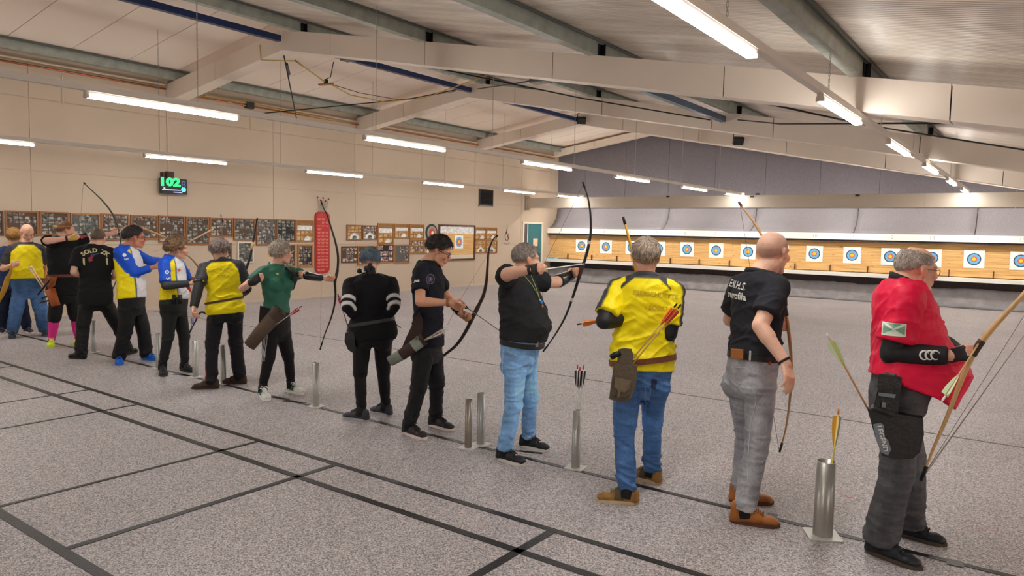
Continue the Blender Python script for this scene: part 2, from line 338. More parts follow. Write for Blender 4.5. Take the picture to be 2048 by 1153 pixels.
# numbered head board, butts, shelf, skirt
hd = thing('head_board', (-5, 22.25, 1.72), 'white head board numbered along the top of the archery butts', 'board')
B((XL+.03, 22.24, 1.725), (XR-.02, 22.32, 1.905)).build('board_face', m_white, hd)
fr = MB(); n = 150
for i in range(n):
    x0 = XL+.05+(XR-XL-.1)*i/n; x1 = XL+.05+(XR-XL-.1)*(i+1)/n
    za, zb = [1.665+.02*noise.noise((x*1.3, 0, 5))+.012*noise.noise((x*6, 0, 2)) for x in (x0, x1)]
    fr.add([(x0, 22.3, 1.73), (x1, 22.3, 1.73), (x1, 22.28, zb), (x0, 22.28, za)], [(0, 3, 2, 1)])
fr.build('fringe_shadow', m_dark, hd)  # fringe and the shadow line under the board, put in as one dark strip
def wood_layers():
    m, n, p = nt('layered_butt_wood'); L = n.links.new; N = n.nodes.new
    tc = N('ShaderNodeTexCoord')
    def nz(sc, s, d=4):
        mp = N('ShaderNodeMapping'); mp.inputs['Scale'].default_value = sc; L(tc.outputs['Object'], mp.inputs[0])
        t = N('ShaderNodeTexNoise'); t.inputs['Scale'].default_value = s; t.inputs['Detail'].default_value = d; L(mp.outputs[0], t.inputs['Vector']); return t.outputs[0]
    a = nz((.9, 1, 34), 1.2, 6); r = N('ShaderNodeValToRGB'); L(a, r.inputs[0])
    r.color_ramp.elements[0].position = .28; r.color_ramp.elements[0].color = (*lin((188, 140, 82)), 1)
    r.color_ramp.elements[1].position = .7; r.color_ramp.elements[1].color = (*lin((236, 198, 138)), 1)
    q = r.color_ramp.elements.new(.5); q.color = (*lin((220, 176, 112)), 1)
    k = nz((3.2, 1, 11), 1.6, 2); r2 = N('ShaderNodeValToRGB'); L(k, r2.inputs[0])
    r2.color_ramp.elements[0].position = .66; r2.color_ramp.elements[0].color = (1, 1, 1, 1); r2.color_ramp.elements[1].position = .74; r2.color_ramp.elements[1].color = (.35, .25, .17, 1)
    mx = N('ShaderNodeMix'); mx.data_type = 'RGBA'; mx.blend_type = 'MULTIPLY'; mx.inputs[0].default_value = .8
    L(r.outputs[0], mx.inputs[6]); L(r2.outputs[0], mx.inputs[7]); L(mx.outputs[2], p.inputs['Base Color'])
    b = N('ShaderNodeBump'); b.inputs['Strength'].default_value = .5; b.inputs['Distance'].default_value = .01; L(a, b.inputs['Height']); L(b.outputs[0], p.inputs['Normal'])
    p.inputs['Roughness'].default_value = .8; return m
m_butt = wood_layers()
bt = thing('archery_butts', (-5, 22.5, .8), 'long tan layered butt wall that holds the paper targets', 'target butt')
laneX = lambda n: -1.475-.985*(14-n)
edges = [XL+.02]+[laneX(n)+.49 for n in range(1, 20)]; edges = [e for e in edges if e < XR-.3]+[XR-.02]
for a, b in zip(edges[:-1], edges[1:]):       # one stack of boards per lane, layers proud or recessed
    z = .82
    while z < 1.72:
        h = random.choice((.11, .15, .09)); z2 = min(z+h, 1.74); dy = random.uniform(0, .012)
        B((a, 22.46+dy, z), (b, 22.6, z2-.002)).build('butt_board', m_butt, bt); z = z2
sh = thing('shelf_board', (-5, 22.2, .66), 'long white shelf board below the tan butt wall', 'shelf')
for a, b in ((XL+.02, -9.9), (-9.9, -5.1), (-5.1, -.3), (-.3, XR-.02)): B((a+.002, 22.12, .70), (b-.002, 22.46, .80)).build('shelf_plank', m_white, sh)
WORDS_ = 'zero one two three four five six seven eight nine ten eleven twelve thirteen fourteen fifteen sixteen'.split()
for i, n in enumerate(range(1, 16)):
    x = laneX(n)+.44
    o = B((x-.012, 22.40, .802), (x+.012, 22.455, .99)).build('lane_peg', mat('dark_wood_peg', (96, 62, 34), .7), origin=(x, 22.43, .8))
    tag(o, 'brown upright divider stick on the shelf between lanes %s and %s' % (WORDS_[n], WORDS_[n+1]), 'divider', 'lane dividers on the white shelf')
# dark band and crumpled grey skirt under the shelf
S(B((XL+.02, 22.5, 0), (XR-.02, 22.6, .70)).build('trim_1', m_dark, origin=(-5, 22.5, 0)))
def skirt():
    m = MB(); n = 420; k = 9; v = []
    for i in range(n+1):
        x = XL+.03+(XR-XL-.06)*i/n
        for j in range(k):
            t = j/(k-1); top = .5+.035*noise.noise((x*1.1, 3, 0))+.02*noise.noise((x*4, 1, 0))
            z = top*(1-t)+.004
            yy = 22.42-.16*t+.035*noise.noise((x*3.1, z*4, 1))+.02*noise.noise((x*9, z*9, 4))
            v.append((x, yy, z))
    f = [(i*k+j, i*k+j+1, (i+1)*k+j+1, (i+1)*k+j) for i in range(n) for j in range(k-1)]
    return m.add(v, f)
sk = skirt().build('ground_skirt', mat('grey_crumpled_sheet', (146, 142, 144), .55, var=(5, .2), bump=(14, .8)), origin=(-5, 22.3, 0), smooth=True)
sk.modifiers.new('t', 'SOLIDIFY').thickness = .006; tag(sk, 'crumpled dark grey sheet skirting the floor under the shelf', 'sheet')
o = B((-14.5, 22.15, .80), (-14.22, 22.38, .85)).build('folded_cloth', mat('light_blue_cloth', (120, 180, 205), .8), origin=(-14.4, 22.25, .8)); tag(o, 'light blue folded cloth on the left end of the white shelf', 'cloth')
bpy.context.view_layer.update()
# text helper
def text_mesh(txt, size, fn, name, m, parent=None, origin=None, align='CENTER', bold=0., ext=0.0, shear=0., sx=1.):
    """fn maps flat text coordinates (u,v) to a world point"""
    cu = bpy.data.curves.new('t', 'FONT'); cu.body = txt; cu.size = size; cu.align_x = align; cu.align_y = 'CENTER'; cu.offset = bold; cu.resolution_u = 2; cu.shear = shear
    ob = bpy.data.objects.new('t', cu); COL.objects.link(ob); dg = bpy.context.evaluated_depsgraph_get()
    me = bpy.data.meshes.new_from_object(ob.evaluated_get(dg)); bpy.data.objects.remove(ob); bpy.data.curves.remove(cu)
    for v in me.vertices: v.co = Vector(fn(v.co.x*sx, v.co.y))
    me.materials.clear(); return link(name, me, m, parent, origin, smooth=False)
m_num = mat('grey_numerals', (172, 172, 172), .6)
for n in range(1, 17):
    x = laneX(n)+.02+(.24 if n == 1 else 0); text_mesh(str(n), .15, lambda u, v, x=x: (x+u, 22.236, 1.815+v), 'lane_number', m_num, hd)
# paper targets: face sheet with the printed rings
def ring(m, c, r0, r1, y, n=28):
    v = []
    for j in range(n):
        a = 2*math.pi*j/n; v += [(c[0]+r0*math.cos(a), y, c[1]+r0*math.sin(a)), (c[0]+r1*math.cos(a), y, c[1]+r1*math.sin(a))]
    m.add(v, [(2*j, 2*j+1, 2*((j+1) % n)+1, 2*((j+1) % n)) for j in range(n)])
rm = [mat('ring_navy', (28, 62, 96), .6), mat('ring_light_blue', (108, 178, 222), .6), mat('ring_red', (226, 92, 66), .6), mat('ring_yellow', (252, 206, 44), .6)]
m_paper = mat('target_paper', (246, 246, 244), .6)
WORDS = 'zero one two three four five six seven eight nine ten eleven twelve thirteen fourteen fifteen sixteen'.split()
for n in range(2, 16):
    x = laneX(n)+random.uniform(-.02, .02); z = 1.29+random.uniform(-.008, .008); s = .232; ang = random.uniform(-.015, .015)
    nm = {2: 'second lane from the left', 4: 'fourth lane, behind the yellow bow limb', 9: 'lane nine, hidden behind the bald man', 13: 'lane 13, behind the head of the man in red'}.get(n, 'lane %s, below that numeral on the head board' % WORDS[n])
    t = thing('paper_target', (x, 22.44, z), 'white paper ring target of %s' % nm, 'target', 'paper targets on the butt wall')
    MB().obox((x, 22.452, z), (math.cos(ang), 0, math.sin(ang)), (0, 1, 0), (-math.sin(ang), 0, math.cos(ang)), s, .004, s).build('face_sheet', m_paper, t)
    m = MB()
    for i, (r0, r1) in enumerate(((.132, .158), (.072, .132), (.046, .072), (.0, .046))): m.mi = i; ring(m, (x, z), r0, r1, 22.4465)
    m.build('printed_rings', rm, t)
# ---- floor markings (3 mm tape strips, parts of the floor)
def strip(x0, y0, x1, y1, w, m=m_tape, h=.003, name='tape_line'):
    a, b = np.array((x0, y0, 0.)), np.array((x1, y1, 0.)); d = nrm(b-a); s = np.array((-d[1], d[0], 0))*w/2; L = np.linalg.norm(b-a); n = max(1, int(L/.5)); v = []
    for i in range(n+1):
        p = a+(b-a)*i/n; j = .002*noise.noise((p[0]*2, p[1]*2, 0)); v += [p-s+(0, j, 0), p+s+(0, j, 0)]
    v = [tuple(p) for p in v]; k = len(v); v = [(p[0], p[1], 0.0005) for p in v]+[(p[0], p[1], h) for p in v]
    f = [(k+2*i, k+2*i+2, k+2*i+3, k+2*i+1) for i in range(n)]+[(2*i, 2*i+2, k+2*i+2, k+2*i) for i in range(n)]+[(2*i+1, k+2*i+1, k+2*i+3, 2*i+3) for i in range(n)]+[(0, k, k+1, 1), (k-2, k-1, 2*k-1, 2*k-2)]
    return MB().add(v, f).build(name, m, floor)
strip(-14.6, 4.6, 1.5, 4.56, .045); strip(-14.6, 3.545, 3, 3.545, .05); strip(-14.6, 3.19, 3, 3.19, .055)
strip(-8, 1.665, 2, 1.665, .06, m_tapegrey if False else m_tape)
T0 = onz(500, 652)[1]
strip(-14.6, 7.6, XR, 7.53, .022, mat('seam_tape', (84, 80, 82), .6), .002)
for xx, ya, yb, w in ((-5.08, 1.69, 3.52, .035), (-4.14, 1.69, 3.52, .05), (-7.01, 1.69, 3.52, .03), (-8.01, 1.69, 3.52, .03), (-9.97, 1.69, 3.52, .03), (-2.235, 1.69, 3.52, .055), (-6.05, 1.69, 3.52, 0)):
    if w: strip(xx, ya, xx, yb, w)
for px, py, s in ((1545, 1032, .03), (1910, 1128, .04)):
    p = onz(px, py); MB().obox((p[0], p[1], .003), (1, .1, 0), (-.1, 1, 0), (0, 0, 1), s, s, .0022).build('tape_square', m_tapegrey, floor)
for px, py in ((588, 805), (364, 751), (555, 797), (1053, 905)):
    p = onz(px, py); strip(p[0]-.12, p[1]-.04, p[0]+.12, p[1]+.05, .035)
m_chalk = mat('red_chalk', (206, 140, 138), .9); m_chalkw = mat('white_chalk', (206, 200, 198), .9)
for px, py, m in ((1700, 995, m_chalk), (1985, 1062, m_chalk), (1965, 1030, m_chalkw), (1175, 865, m_chalkw), (1385, 905, m_chalkw), (1445, 938, m_chalk)):
    p = onz(px, py); q = MB()
    for k in range(3):
        a = random.uniform(0, 3); c = (p[0]+.05*(k-1), p[1]+random.uniform(-.015, .015), .001); q.obox(c, (math.cos(a), math.sin(a), 0), (-math.sin(a), math.cos(a), 0), (0, 0, 1), .02, .004, .0008)
    q.build('chalk_mark', m, floor)
# ---- lighting rails with tube lamps
m_lamp = mat('lamp_diffuser', (255, 255, 255), .4, emit=((255, 251, 246), LAMP))
m_house = mat('lamp_housing', (214, 206, 196), .45, var=(2, .04))
m_chain = mat('zinc_chain', (170, 165, 155), .4, .6)
ORD = ['nearest', 'second', 'third', 'fourth', 'fifth', 'sixth', 'seventh', 'eighth']
lamp0 = None
def lamp(x, y0, y1, z, label, group):
    global lamp0
    L = y1-y0; yc = (y0+y1)/2
    if lamp0 is None:
        t = thing('ceiling_light', (x, yc, z), label, 'lamp', group)
        B((x-.026, y0-.03, z+.02), (x+.026, y1+.03, z+.055)).build('housing', m_house, t)
        B((x-.031, y0, z-.006), (x+.031, y1, z+.0195)).build('diffuser', m_lamp, t)
        for yy in (y0-.015, y1+.015): B((x-.034, yy-.014, z-.008), (x+.034, yy+.014, z+.0215)).build('end_cap', m_house, t)
        lamp0 = (t, np.array((x, yc, z)))
    else: copy_tree(lamp0[0], np.array((x, yc, z))-lamp0[1], label=label); 
def rail(x, z, y0, y1, label, starts, rowname, group, zc):
    t = thing('lighting_rail', (x, (y0+y1)/2, z), label, 'rail', 'lighting rails')
    B((x-.03, y0, z+.0555), (x+.03, y1, z+.115)).build('rail_profile', m_house, t)
    cy = y0+.8
    while cy < y1:
        c = MB(); zt = zroof(x)-.02; zz = z+.115; k = 0
        while zz < zt:
            if k % 2: c.tube([(x-.006, cy, zz), (x-.006, cy, zz+.03), (x+.006, cy, zz+.03), (x+.006, cy, zz), (x-.006, cy, zz)], .0022, 4, cap=False)
            else: c.tube([(x, cy-.006, zz), (x, cy-.006, zz+.03), (x, cy+.006, zz+.03), (x, cy+.006, zz), (x, cy-.006, zz)], .0022, 4, cap=False)
            zz += .026; k += 1
        c.build('chain', m_chain, t); cy += 2.5
    for i, s in enumerate(starts):
        lamp(x, s, s+1.52, z, '%s lit tube lamp %s' % (ORD[i].capitalize() if i else 'Nearest', rowname), group)
rail(-1.6, 2.9, -4, 21.0, 'long lighting rail running away at right, nearest the camera', [3.25, 6.55, 9.83, 13.05, 16.3, 19.3], 'on the right hand rail, counted from the camera', 'tube lamps on the right hand rail', 3.3)
rail(-7.2, 2.9, -4, 21.3, 'long lighting rail through the middle of the hall', [3.22, 6.62, 10.15, 13.45, 16.85, 19.8], 'on the middle rail, counted from the left', 'tube lamps on the middle rail', 4.4)
rail(-12.6, 2.9, -4, 21.3, 'long lighting rail nearest the left wall', [3.3, 6.55, 9.95, 13.5, 16.85, 19.7], 'on the rail by the left wall, counted from the left', 'tube lamps on the left hand rail', 4.8)
rail(3.4, 2.32, -4, 21.3, 'lighting rail right of the camera', [1, 4.3, 7.6, 10.9, 14.2, 17.5], 'on the rail right of the frame', 'tube lamps right of the frame', 2.5)
for x, nm in ((-1.6, 'right hand'), (-7.2, 'middle'), (-12.6, 'left hand')):
    for yy in (-3.3, 0.): lamp(x, yy, yy+1.52, 2.9, 'lit tube lamp %s the camera on the %s rail' % ('level with' if yy == 0 else 'behind', nm), 'tube lamps behind the camera')
# the strip lamps that wash the butts hang behind the header beam
m_wash = mat('wash_diffuser', (255, 255, 255), .4, emit=((255, 250, 242), 27.0))
for i in range(6):
    x = -13.2+i*2.9; t = thing('wash_light', (x, 21.12, 2.72), 'strip lamp behind the header beam, %s from the left wall' % ORD[i].replace('nearest', 'first'), 'lamp', 'strip lamps behind the header beam')
    B((x-.75, 21.0, 2.72), (x+.75, 21.14, 2.80)).build('housing', m_house, t); MB().obox((x, 21.15, 2.70), (1, 0, 0), (0, 1, -.6), (0, .6, 1), .74, .012, .05).build('diffuser', m_wash, t)
# ---- roof bracing rods, sensors and loose cables
def rod(name, pts, r, m, label, cat, n=6):
    pts = [np.array(p) for p in pts]; MB().tube(pts, r, n).build(name, m, origin=pts[0], smooth=True); return tag(COL.objects[-1], label, cat)
def zl(px, py, X): return onx(px, py, X)
rod('bracing_rod', [ony(568, 112, 8.1), ony(594, 242, 11.0)], .012, m_black, 'short black bracing rod with turnbuckle hanging by the nearest beam apex', 'rod')
MB().tube([ony(573, 128, 8.4), ony(578, 148, 8.8)], .028, 8).build('turnbuckle', m_black, origin=ony(573, 128, 8.4)); tag(COL.objects[-1], 'black turnbuckle on the short bracing rod', 'turnbuckle')
rod('bracing_rod', [ony(514, 228, 9.6), ony(820, 198, 12.3), ony(920, 178, 13.0)], .012, m_black, 'long black rod crossing below the roof left of the second beam', 'rod')
rod('bracing_rod', [ony(955, 178, 13.0), ony(1045, 165, 9.6), ony(1070, 160, 8.5)], .012, m_black, 'black rod from the second beam to the grey bracket', 'rod')
rod('bracing_rod', [ony(880, 138, 8.9), ony(1160, 196, 11), ony(1420, 240, 13.0)], .012, m_black, 'long black rod crossing behind the nearest beam at centre', 'rod')
rod('bracing_rod', [ony(1476, 240, 13.0), ony(1560, 248, 12.2), ony(1990, 246, 8.5)], .012, m_black, 'black horizontal rod at upper right below the ribbed roof', 'rod')
rod('bracing_rod', [ony(1500, 200, 8.5), ony(1740, 252, 10.4), ony(2048, 300, 12.9)], .012, m_black, 'black rod slanting down towards the right frame edge', 'rod')
rod('loose_cable', [ony(520, 90, 7.95), ony(522, 120, 7.95), ony(545, 121, 7.98), ony(590, 122, 8.05), ony(645, 160, 8.6), ony(700, 190, 9.4), ony(770, 204, 10.4), ony(850, 196, 11.4), ony(975, 150, 12.6)], .011, m_cabley, 'yellow cable sagging under the roof between the first two beams', 'cable')
rod('loose_cable', [ony(590, 120, 8.04), ony(650, 165, 8.7), ony(720, 186, 9.5), ony(800, 200, 10.6), ony(910, 183, 12.2)], .006, m_black, 'thin dark cable hanging beside the yellow cable', 'cable')
rod('loose_cable', [onx(450, 167, XL+.3), onx(420, 185, XL+.2), onx(408, 192, XL+.12), onx(440, 196, XL+.12), onx(700, 247, XL+.12)], .012, m_cabley, 'yellow cable along the wall top beyond the nearest beam', 'cable')
t = thing('roof_sensor', ony(652, 163, 8.7), 'small dark sensor with orange base hanging on the yellow cable', 'sensor')
p = ony(652, 163, 8.7); MB().sphere(p, .045, 10).build('sensor_head', m_black, t, smooth=True); MB().obox(p+np.array((0, 0, -.05)), (1, .6, .1), (-.6, 1, 0), (0, 0, 1), .13, .04, .012).build('sensor_base', mat('orange_brown', (150, 104, 50), .6), t)
MB().tube([p+np.array((.02, 0, .04)), p+np.array((.12, 0, .06)), p+np.array((.2, 0, .32))], .008, 6).build('hook', m_black, t)
for px, py, Y, nm in ((695, 118, 8.42, 'left of the nearest beam'), (1078, 162, 8.42, 'under the centre of the nearest beam')):
    p = ony(px, py, Y); t = thing('beam_bracket', p, 'grey brown box bracket %s' % nm, 'bracket'); MB().box(p+np.array((-.13, -.05, -.02)), p+np.array((.13, .12, .12))).build('bracket_box', mat('bracket_grey', (92, 86, 78), .6), t)
    MB().box(p+np.array((-.11, -.055, .0)), p+np.array((.11, -.051, .1))).build('bracket_face', mat('bracket_dark', (50, 46, 42), .6), t)
def spot(px, py, Y, label):
    p = ony(px, py, Y); t = thing('floodlight', p, label, 'floodlight'); u = nrm((.5, -.6, -.5))
    MB().obox(p, u, nrm(np.cross(u, (0, 0, 1))), nrm(np.cross(nrm(np.cross(u, (0, 0, 1))), u)), .05, .12, .09).build('lamp_head', m_black, t)
    MB().obox(p+u*.052, u, nrm(np.cross(u, (0, 0, 1))), nrm(np.cross(nrm(np.cross(u, (0, 0, 1))), u)), .004, .1, .07).build('lens', mat('dark_glass', (40, 42, 44), .15), t)
    MB().tube([p+np.array((-.13, 0, 0)), p+np.array((-.13, 0, .2)), p+np.array((.0, 0, .22)), p+np.array((.0, 0, .3))], .012, 6).build('mount', m_black, t)
spot(1163, 241, 17.9, 'black floodlight at the ridge of the third beam'); spot(1477, 282, 17.9, 'black floodlight below the third beam at right of centre')
rod('loose_cable', [ony(1497, 272, 18.08), ony(1510, 272, 18.07), ony(1518, 279, 18.07), ony(1540, 281, 18.07)], .008, m_clad, 'short pale cable on the third beam right of the floodlight', 'cable')
p = onx(499, 212, XL+.1); t = thing('wall_socket', p, 'dark junction box under the roof pipes on the left wall', 'junction box'); MB().box(p+np.array((-.06, -.09, -.06)), p+np.array((.05, .09, .08))).build('box_body', mat('bracket_dark'), t); MB().tube([p+np.array((0, 0, -.06)), p+np.array((0, .02, -.5))], .008, 6).build('flex', m_cabley, t)
# ================================================================== WALL FITTINGS
def rect(x0, y0, x1, y1, X=XL):
    a, b = onx(x0, y0, X), onx(x1, y1, X); c, d = onx(x0, y1, X), onx(x1, y0, X)
    return a[1], b[1], (c[2]+b[2])/2, (a[2]+d[2])/2      # Y0,Y1,z0,z1
m_frames = [mat('oak_frame', (150, 98, 56), .45, var=(8, .2), stretch=(1, 1, 6)), mat('walnut_frame', (92, 56, 34), .45, var=(8, .2)), mat('honey_frame', (168, 116, 62), .45, var=(8, .2)), mat('white_frame', (222, 216, 206), .5)]
m_matb = [mat('cork_mat', (150, 112, 66), .8, var=(12, .2)), mat('grey_mat', (96, 94, 92), .7, var=(9, .2)), mat('black_mat', (34, 30, 30), .7), mat('brown_mat', (88, 66, 50), .7)]
def photo_mat(i):
    nm = 'photo_print_%s' % 'abcdef'[i]
    m, n, p = nt(nm); L = n.links.new; N = n.nodes.new; tc = N('ShaderNodeTexCoord')
    t = N('ShaderNodeTexNoise'); t.inputs['Scale'].default_value = 15; t.inputs['Detail'].default_value = 4; L(tc.outputs['Object'], t.inputs['Vector'])
    r = N('ShaderNodeValToRGB'); L(t.outputs[0], r.inputs[0]); pal = [((44, 40, 38), (104, 96, 90), (190, 182, 172)), ((40, 44, 40), (98, 100, 92), (176, 172, 162)), ((66, 54, 48), (140, 124, 112), (214, 204, 192)), ((60, 44, 48), (170, 130, 120), (226, 220, 214)), ((200, 200, 200), (222, 222, 220), (240, 240, 238)), ((150, 110, 62), (190, 150, 96), (214, 180, 130))][i]
    e = r.color_ramp.elements; e[0].position = .38; e[0].color = (*lin(pal[0]), 1); e[1].position = .62; e[1].color = (*lin(pal[2]), 1); q = e.new(.5); q.color = (*lin(pal[1]), 1)
    L(r.outputs[0], p.inputs['Base Color']); p.inputs['Roughness'].default_value = .35; return m
PM = [photo_mat(i) for i in range(6)]
def picture(px, label, fm=0, bm=1, grid=(4, 6), pm=0, style=None, deep=0., fw=.028):
    Y0, Y1, z0, z1 = rect(*px); X = XL+.014; t = thing('picture_frame', (X, (Y0+Y1)/2, z0), label, 'picture frame', 'framed photos on the left wall')
    m = MB(); f = fw; m.box((X, Y0, z0), (X+.03+deep, Y0+f, z1)).box((X, Y1-f, z0), (X+.03+deep, Y1, z1)).box((X, Y0+f, z0), (X+.03+deep, Y1-f, z0+f)).box((X, Y0+f, z1-f), (X+.03+deep, Y1-f, z1)); m.build('frame', m_frames[fm], t)
    B((X, Y0+f, z0+f), (X+.012, Y1-f, z1-f)).build('mat_board', m_matb[bm], t)
    q = MB(); nx, nz = grid; w = (Y1-Y0-2*f)/nx; h = (z1-z0-2*f)/nz; top = z1-f; ys = Y0+f; st = 0
    if style == 'banner':      # white strip with photos below
        b0, b1 = z1-f-(z1-z0)*.42, z1-f-(z1-z0)*.2
        B((X+.012, Y0+f+.02, b0), (X+.016, Y1-f-.02, b1)).build('banner_print', PM[4], t)
        MB().poly([(X+.012, (Y0+Y1)/2+.10*math.cos(a)+.08, z0+f+.004+.11*max(0, math.sin(a))) for a in np.linspace(0, math.pi, 12)], (1, 0, 0), .004).build('arch_print', PM[4], t)
        nz2 = 2; h = (b0-z0-f)/nz2
        for i in range(nx):
            for j in range(nz2): q.box((X+.012, ys+w*(i+.12), z0+f+h*(j+.12)), (X+.0145, ys+w*(i+.88), z0+f+h*(j+.88)))
    else:
        for i in range(nx):
            for j in range(nz):
                if random.random() < .13: continue
                q.box((X+.012, ys+w*(i+.08), z0+f+h*(j+.12)), (X+.016, ys+w*(i+.92), z0+f+h*(j+.9)))
        if style == 'arch':
            MB().poly([(X+.016, (Y0+Y1)/2+.16*math.cos(a), z0+f+.004+.16*max(0, math.sin(a))) for a in np.linspace(0, math.pi, 14)], (1, 0, 0), .004).build('arch_print', PM[4], t)
            MB().poly([(X+.02, (Y0+Y1)/2+.09*math.cos(a), z0+f+.004+.09*max(0, math.sin(a))) for a in np.linspace(0, math.pi, 14)], (1, 0, 0), .003).build('arch_centre', PM[1], t)
    q.build('photo_prints', PM[pm], t)
    return t
P = picture
P((-60, 421, 6, 471), 'brown photo frame cut off by the left edge of the photograph', 1, 3, (5, 5), 0)
up = [((8, 422, 76, 472), 0, 3, (5, 6), 0), ((78, 424, 137, 472), 0, 3, (4, 6), 1), ((139, 427, 199, 473), 2, 1, (4, 5), 1), ((200, 428, 257, 481), 0, 3, (4, 6), 0), ((259, 431, 314, 479), 0, 3, (4, 5), 0),
      ((315, 432, 368, 486), 0, 3, (4, 7), 0), ((370, 434, 417, 490), 0, 3, (4, 8), 1), ((418, 436, 464, 474), 0, 3, (4, 5), 0), ((465.5, 437, 508.5, 481), 0, 3, (4, 6), 1), ((510.5, 438, 550.5, 491), 0, 1, (4, 7), 0),
      ((551.5, 439, 589, 484), 0, 2, (4, 6), 1), ((590, 440.5, 626, 484), 2, 0, (4, 4), 5)]
ordn = ['first', 'second', 'third', 'fourth', 'fifth', 'sixth', 'seventh', 'eighth', 'ninth', 'tenth', 'eleventh', 'last']
for i, (px, fm, bm, g, pm) in enumerate(up): P(px, '%s whole brown photo frame from the left in the upper row before the red board' % ordn[i], fm, bm, g, pm, 'banner' if i == 11 else None)
P((440, 486, 462, 521), 'small brown frame low on the wall behind the grey haired yellow shirt archer', 0, 3, (2, 4), 0)
P((473.5, 484, 505.5, 526), 'white framed poster below the upper photo row', 3, 1, (2, 4), 1)
P((560, 489, 589, 534), 'lower photo frame behind the head of the woman in green', 2, 3, (3, 5), 0)
P((593, 489, 624, 534.5), 'lower photo frame immediately left of the red board', 2, 2, (3, 5), 0, fw=.045)
P((692, 450, 722.5, 481), 'upper photo frame immediately right of the red board', 0, 0, (4, 4), 5, 'arch')
P((724, 451, 752, 480), 'second upper photo frame right of the red board', 0, 3, (3, 5), 2, 'arch')
P((754, 447, 785.5, 488), 'tall photo frame with a white banner above the blue haired archer', 2, 0, (3, 3), 5, 'banner')
P((787.5, 448, 816, 477), 'upper photo frame with banner, left of the two above the dark haired man', 2, 0, (4, 3), 5, 'banner')
P((818, 449, 846.5, 478), 'upper photo frame with banner, immediately left of the round shield', 2, 0, (4, 3), 5, 'banner')
P((681.5, 493, 713.5, 526), 'lower photo frame left of the blue haired archer head', 1, 3, (4, 4), 2)
P((714, 492, 752, 531), 'lower photo frame hidden behind the blue haired archer head', 2, 3, (4, 4), 2)
P((753, 489, 786, 526), 'lower black backed photo frame right of the blue haired head', 2, 2, (3, 3), 3)
P((787, 490, 817, 527), 'lower photo frame with group picture left of the dark haired man', 2, 1, (3, 2), 0)
P((818, 479, 845.5, 508), 'lower photo frame beneath the upper banner frame by the round shield', 2, 0, (3, 2), 2)
P((847, 480, 872, 508), 'photo frame partly behind the dark haired man head', 2, 0, (3, 3), 5, 'arch')
P((949, 455, 970.5, 479.5), 'upper left frame of the block of four right of the large picture', 2, 0, (3, 3), 5, 'banner')
P((971.5, 455.5, 992, 479.5), 'upper right frame of the block of four right of the large picture', 2, 0, (3, 3), 5, 'banner')
P((949, 480.5, 970.5, 506.5), 'lower left frame of the block of four right of the large picture', 2, 0, (3, 3), 5, 'arch')
P((971.5, 480.5, 992.5, 506.5), 'lower right frame of the block of four right of the large picture', 2, 0, (3, 3), 5, 'arch')
# large picture of a target butt
Y0, Y1, z0, z1 = rect(876, 450, 947.5, 521); X = XL+.014; t = thing('large_picture', (X, (Y0+Y1)/2, z0), 'large dark framed picture of a target on a tan butt', 'picture')
f = .05; m = MB(); m.box((X, Y0, z0), (X+.04, Y0+f, z1)).box((X, Y1-f, z0), (X+.04, Y1, z1)).box((X, Y0+f, z0), (X+.04, Y1-f, z0+f)).box((X, Y0+f, z1-f), (X+.04, Y1-f, z1)); m.build('frame', m_frames[1], t)
B((X, Y0+f, z0+f), (X+.012, Y1-f, z1-f)).build('print', m_butt, t)
B((X+.012, Y0+f, z1-f-.22), (X+.014, Y1-f, z1-f)).build('white_band', PM[4], t); B((X+.012, Y0+f, z0+f), (X+.014, Y1-f, z0+f+.12)).build('lower_band', mat('pale_band', (218, 206, 184), .6), t)
yc, zc = (Y0*.45+Y1*.55), (z0+z1)/2+.02; B((X+.012, yc-.2, zc-.2), (X+.016, yc+.2, zc+.2)).build('target_sheet', m_paper, t)
for i, (r, c) in enumerate(((.16, rm[1]), (.1, rm[2]), (.055, rm[3]))): MB().poly([(X+.016+.001*i, yc+r*math.cos(a), zc+r*math.sin(a)) for a in np.linspace(0, 2*math.pi, 20)[:-1]], (1, 0, 0), .001).build('target_ring', c, t)
# round shield
p = onx(862, 466, XL); t = thing('round_shield', (XL+.014, p[1], p[2]-.25), 'round dark shield with red and white centre, behind the dark haired man', 'shield')
for i, (r, c) in enumerate(((.26, 'green_black:38,52,42'), (.2, 'shield_grey:150,150,146'), (.12, 'shield_red:206,74,44'), (.05, 'shield_cream:230,220,200'))):
    nm, c = c.split(':'); MB().poly([(XL+.016+.012*i, p[1]+r*math.cos(a), p[2]+r*math.sin(a)) for a in np.linspace(0, 2*math.pi, 28)[:-1]], (1, 0, 0), .012).build('shield_ring', mat(nm, tuple(int(v) for v in c.split(',')), .5), t)
# round club emblem
p = onx(1013, 470, XL); X = XL+.016; t = thing('club_emblem', (X, p[1], p[2]-.3), 'round emblem with red loop and grey lettering, left of the green door', 'emblem')
m_em = mat('emblem_grey', (120, 112, 106), .7); m_er = mat('emblem_red', (122, 34, 38), .6)
text_mesh('BOGENSPORT CLUB', .13, lambda u, v: (X, p[1]+(.33+v)*math.sin(u/.33*.9), p[2]+(.33+v)*math.cos(u/.33*.9)), 'ring_lettering', mat('emblem_pale', (176, 164, 150), .7), t) if False else None
text_mesh('IIIIIIIIIIII', .1, lambda u, v: (X, p[1]+(.3+v)*math.sin(u/.3), p[2]+(.3+v)*math.cos(u/.3)), 'ring_lettering', mat('emblem_pale', (176, 164, 150), .7), t)
text_mesh('\u2013 lu m.W \u2013', .13, lambda u, v: (X, p[1]+(.3-v)*math.sin(u/.3), p[2]-(.3-v)*math.cos(u/.3)), 'ring_lettering', m_em, t)
q = MB(); 
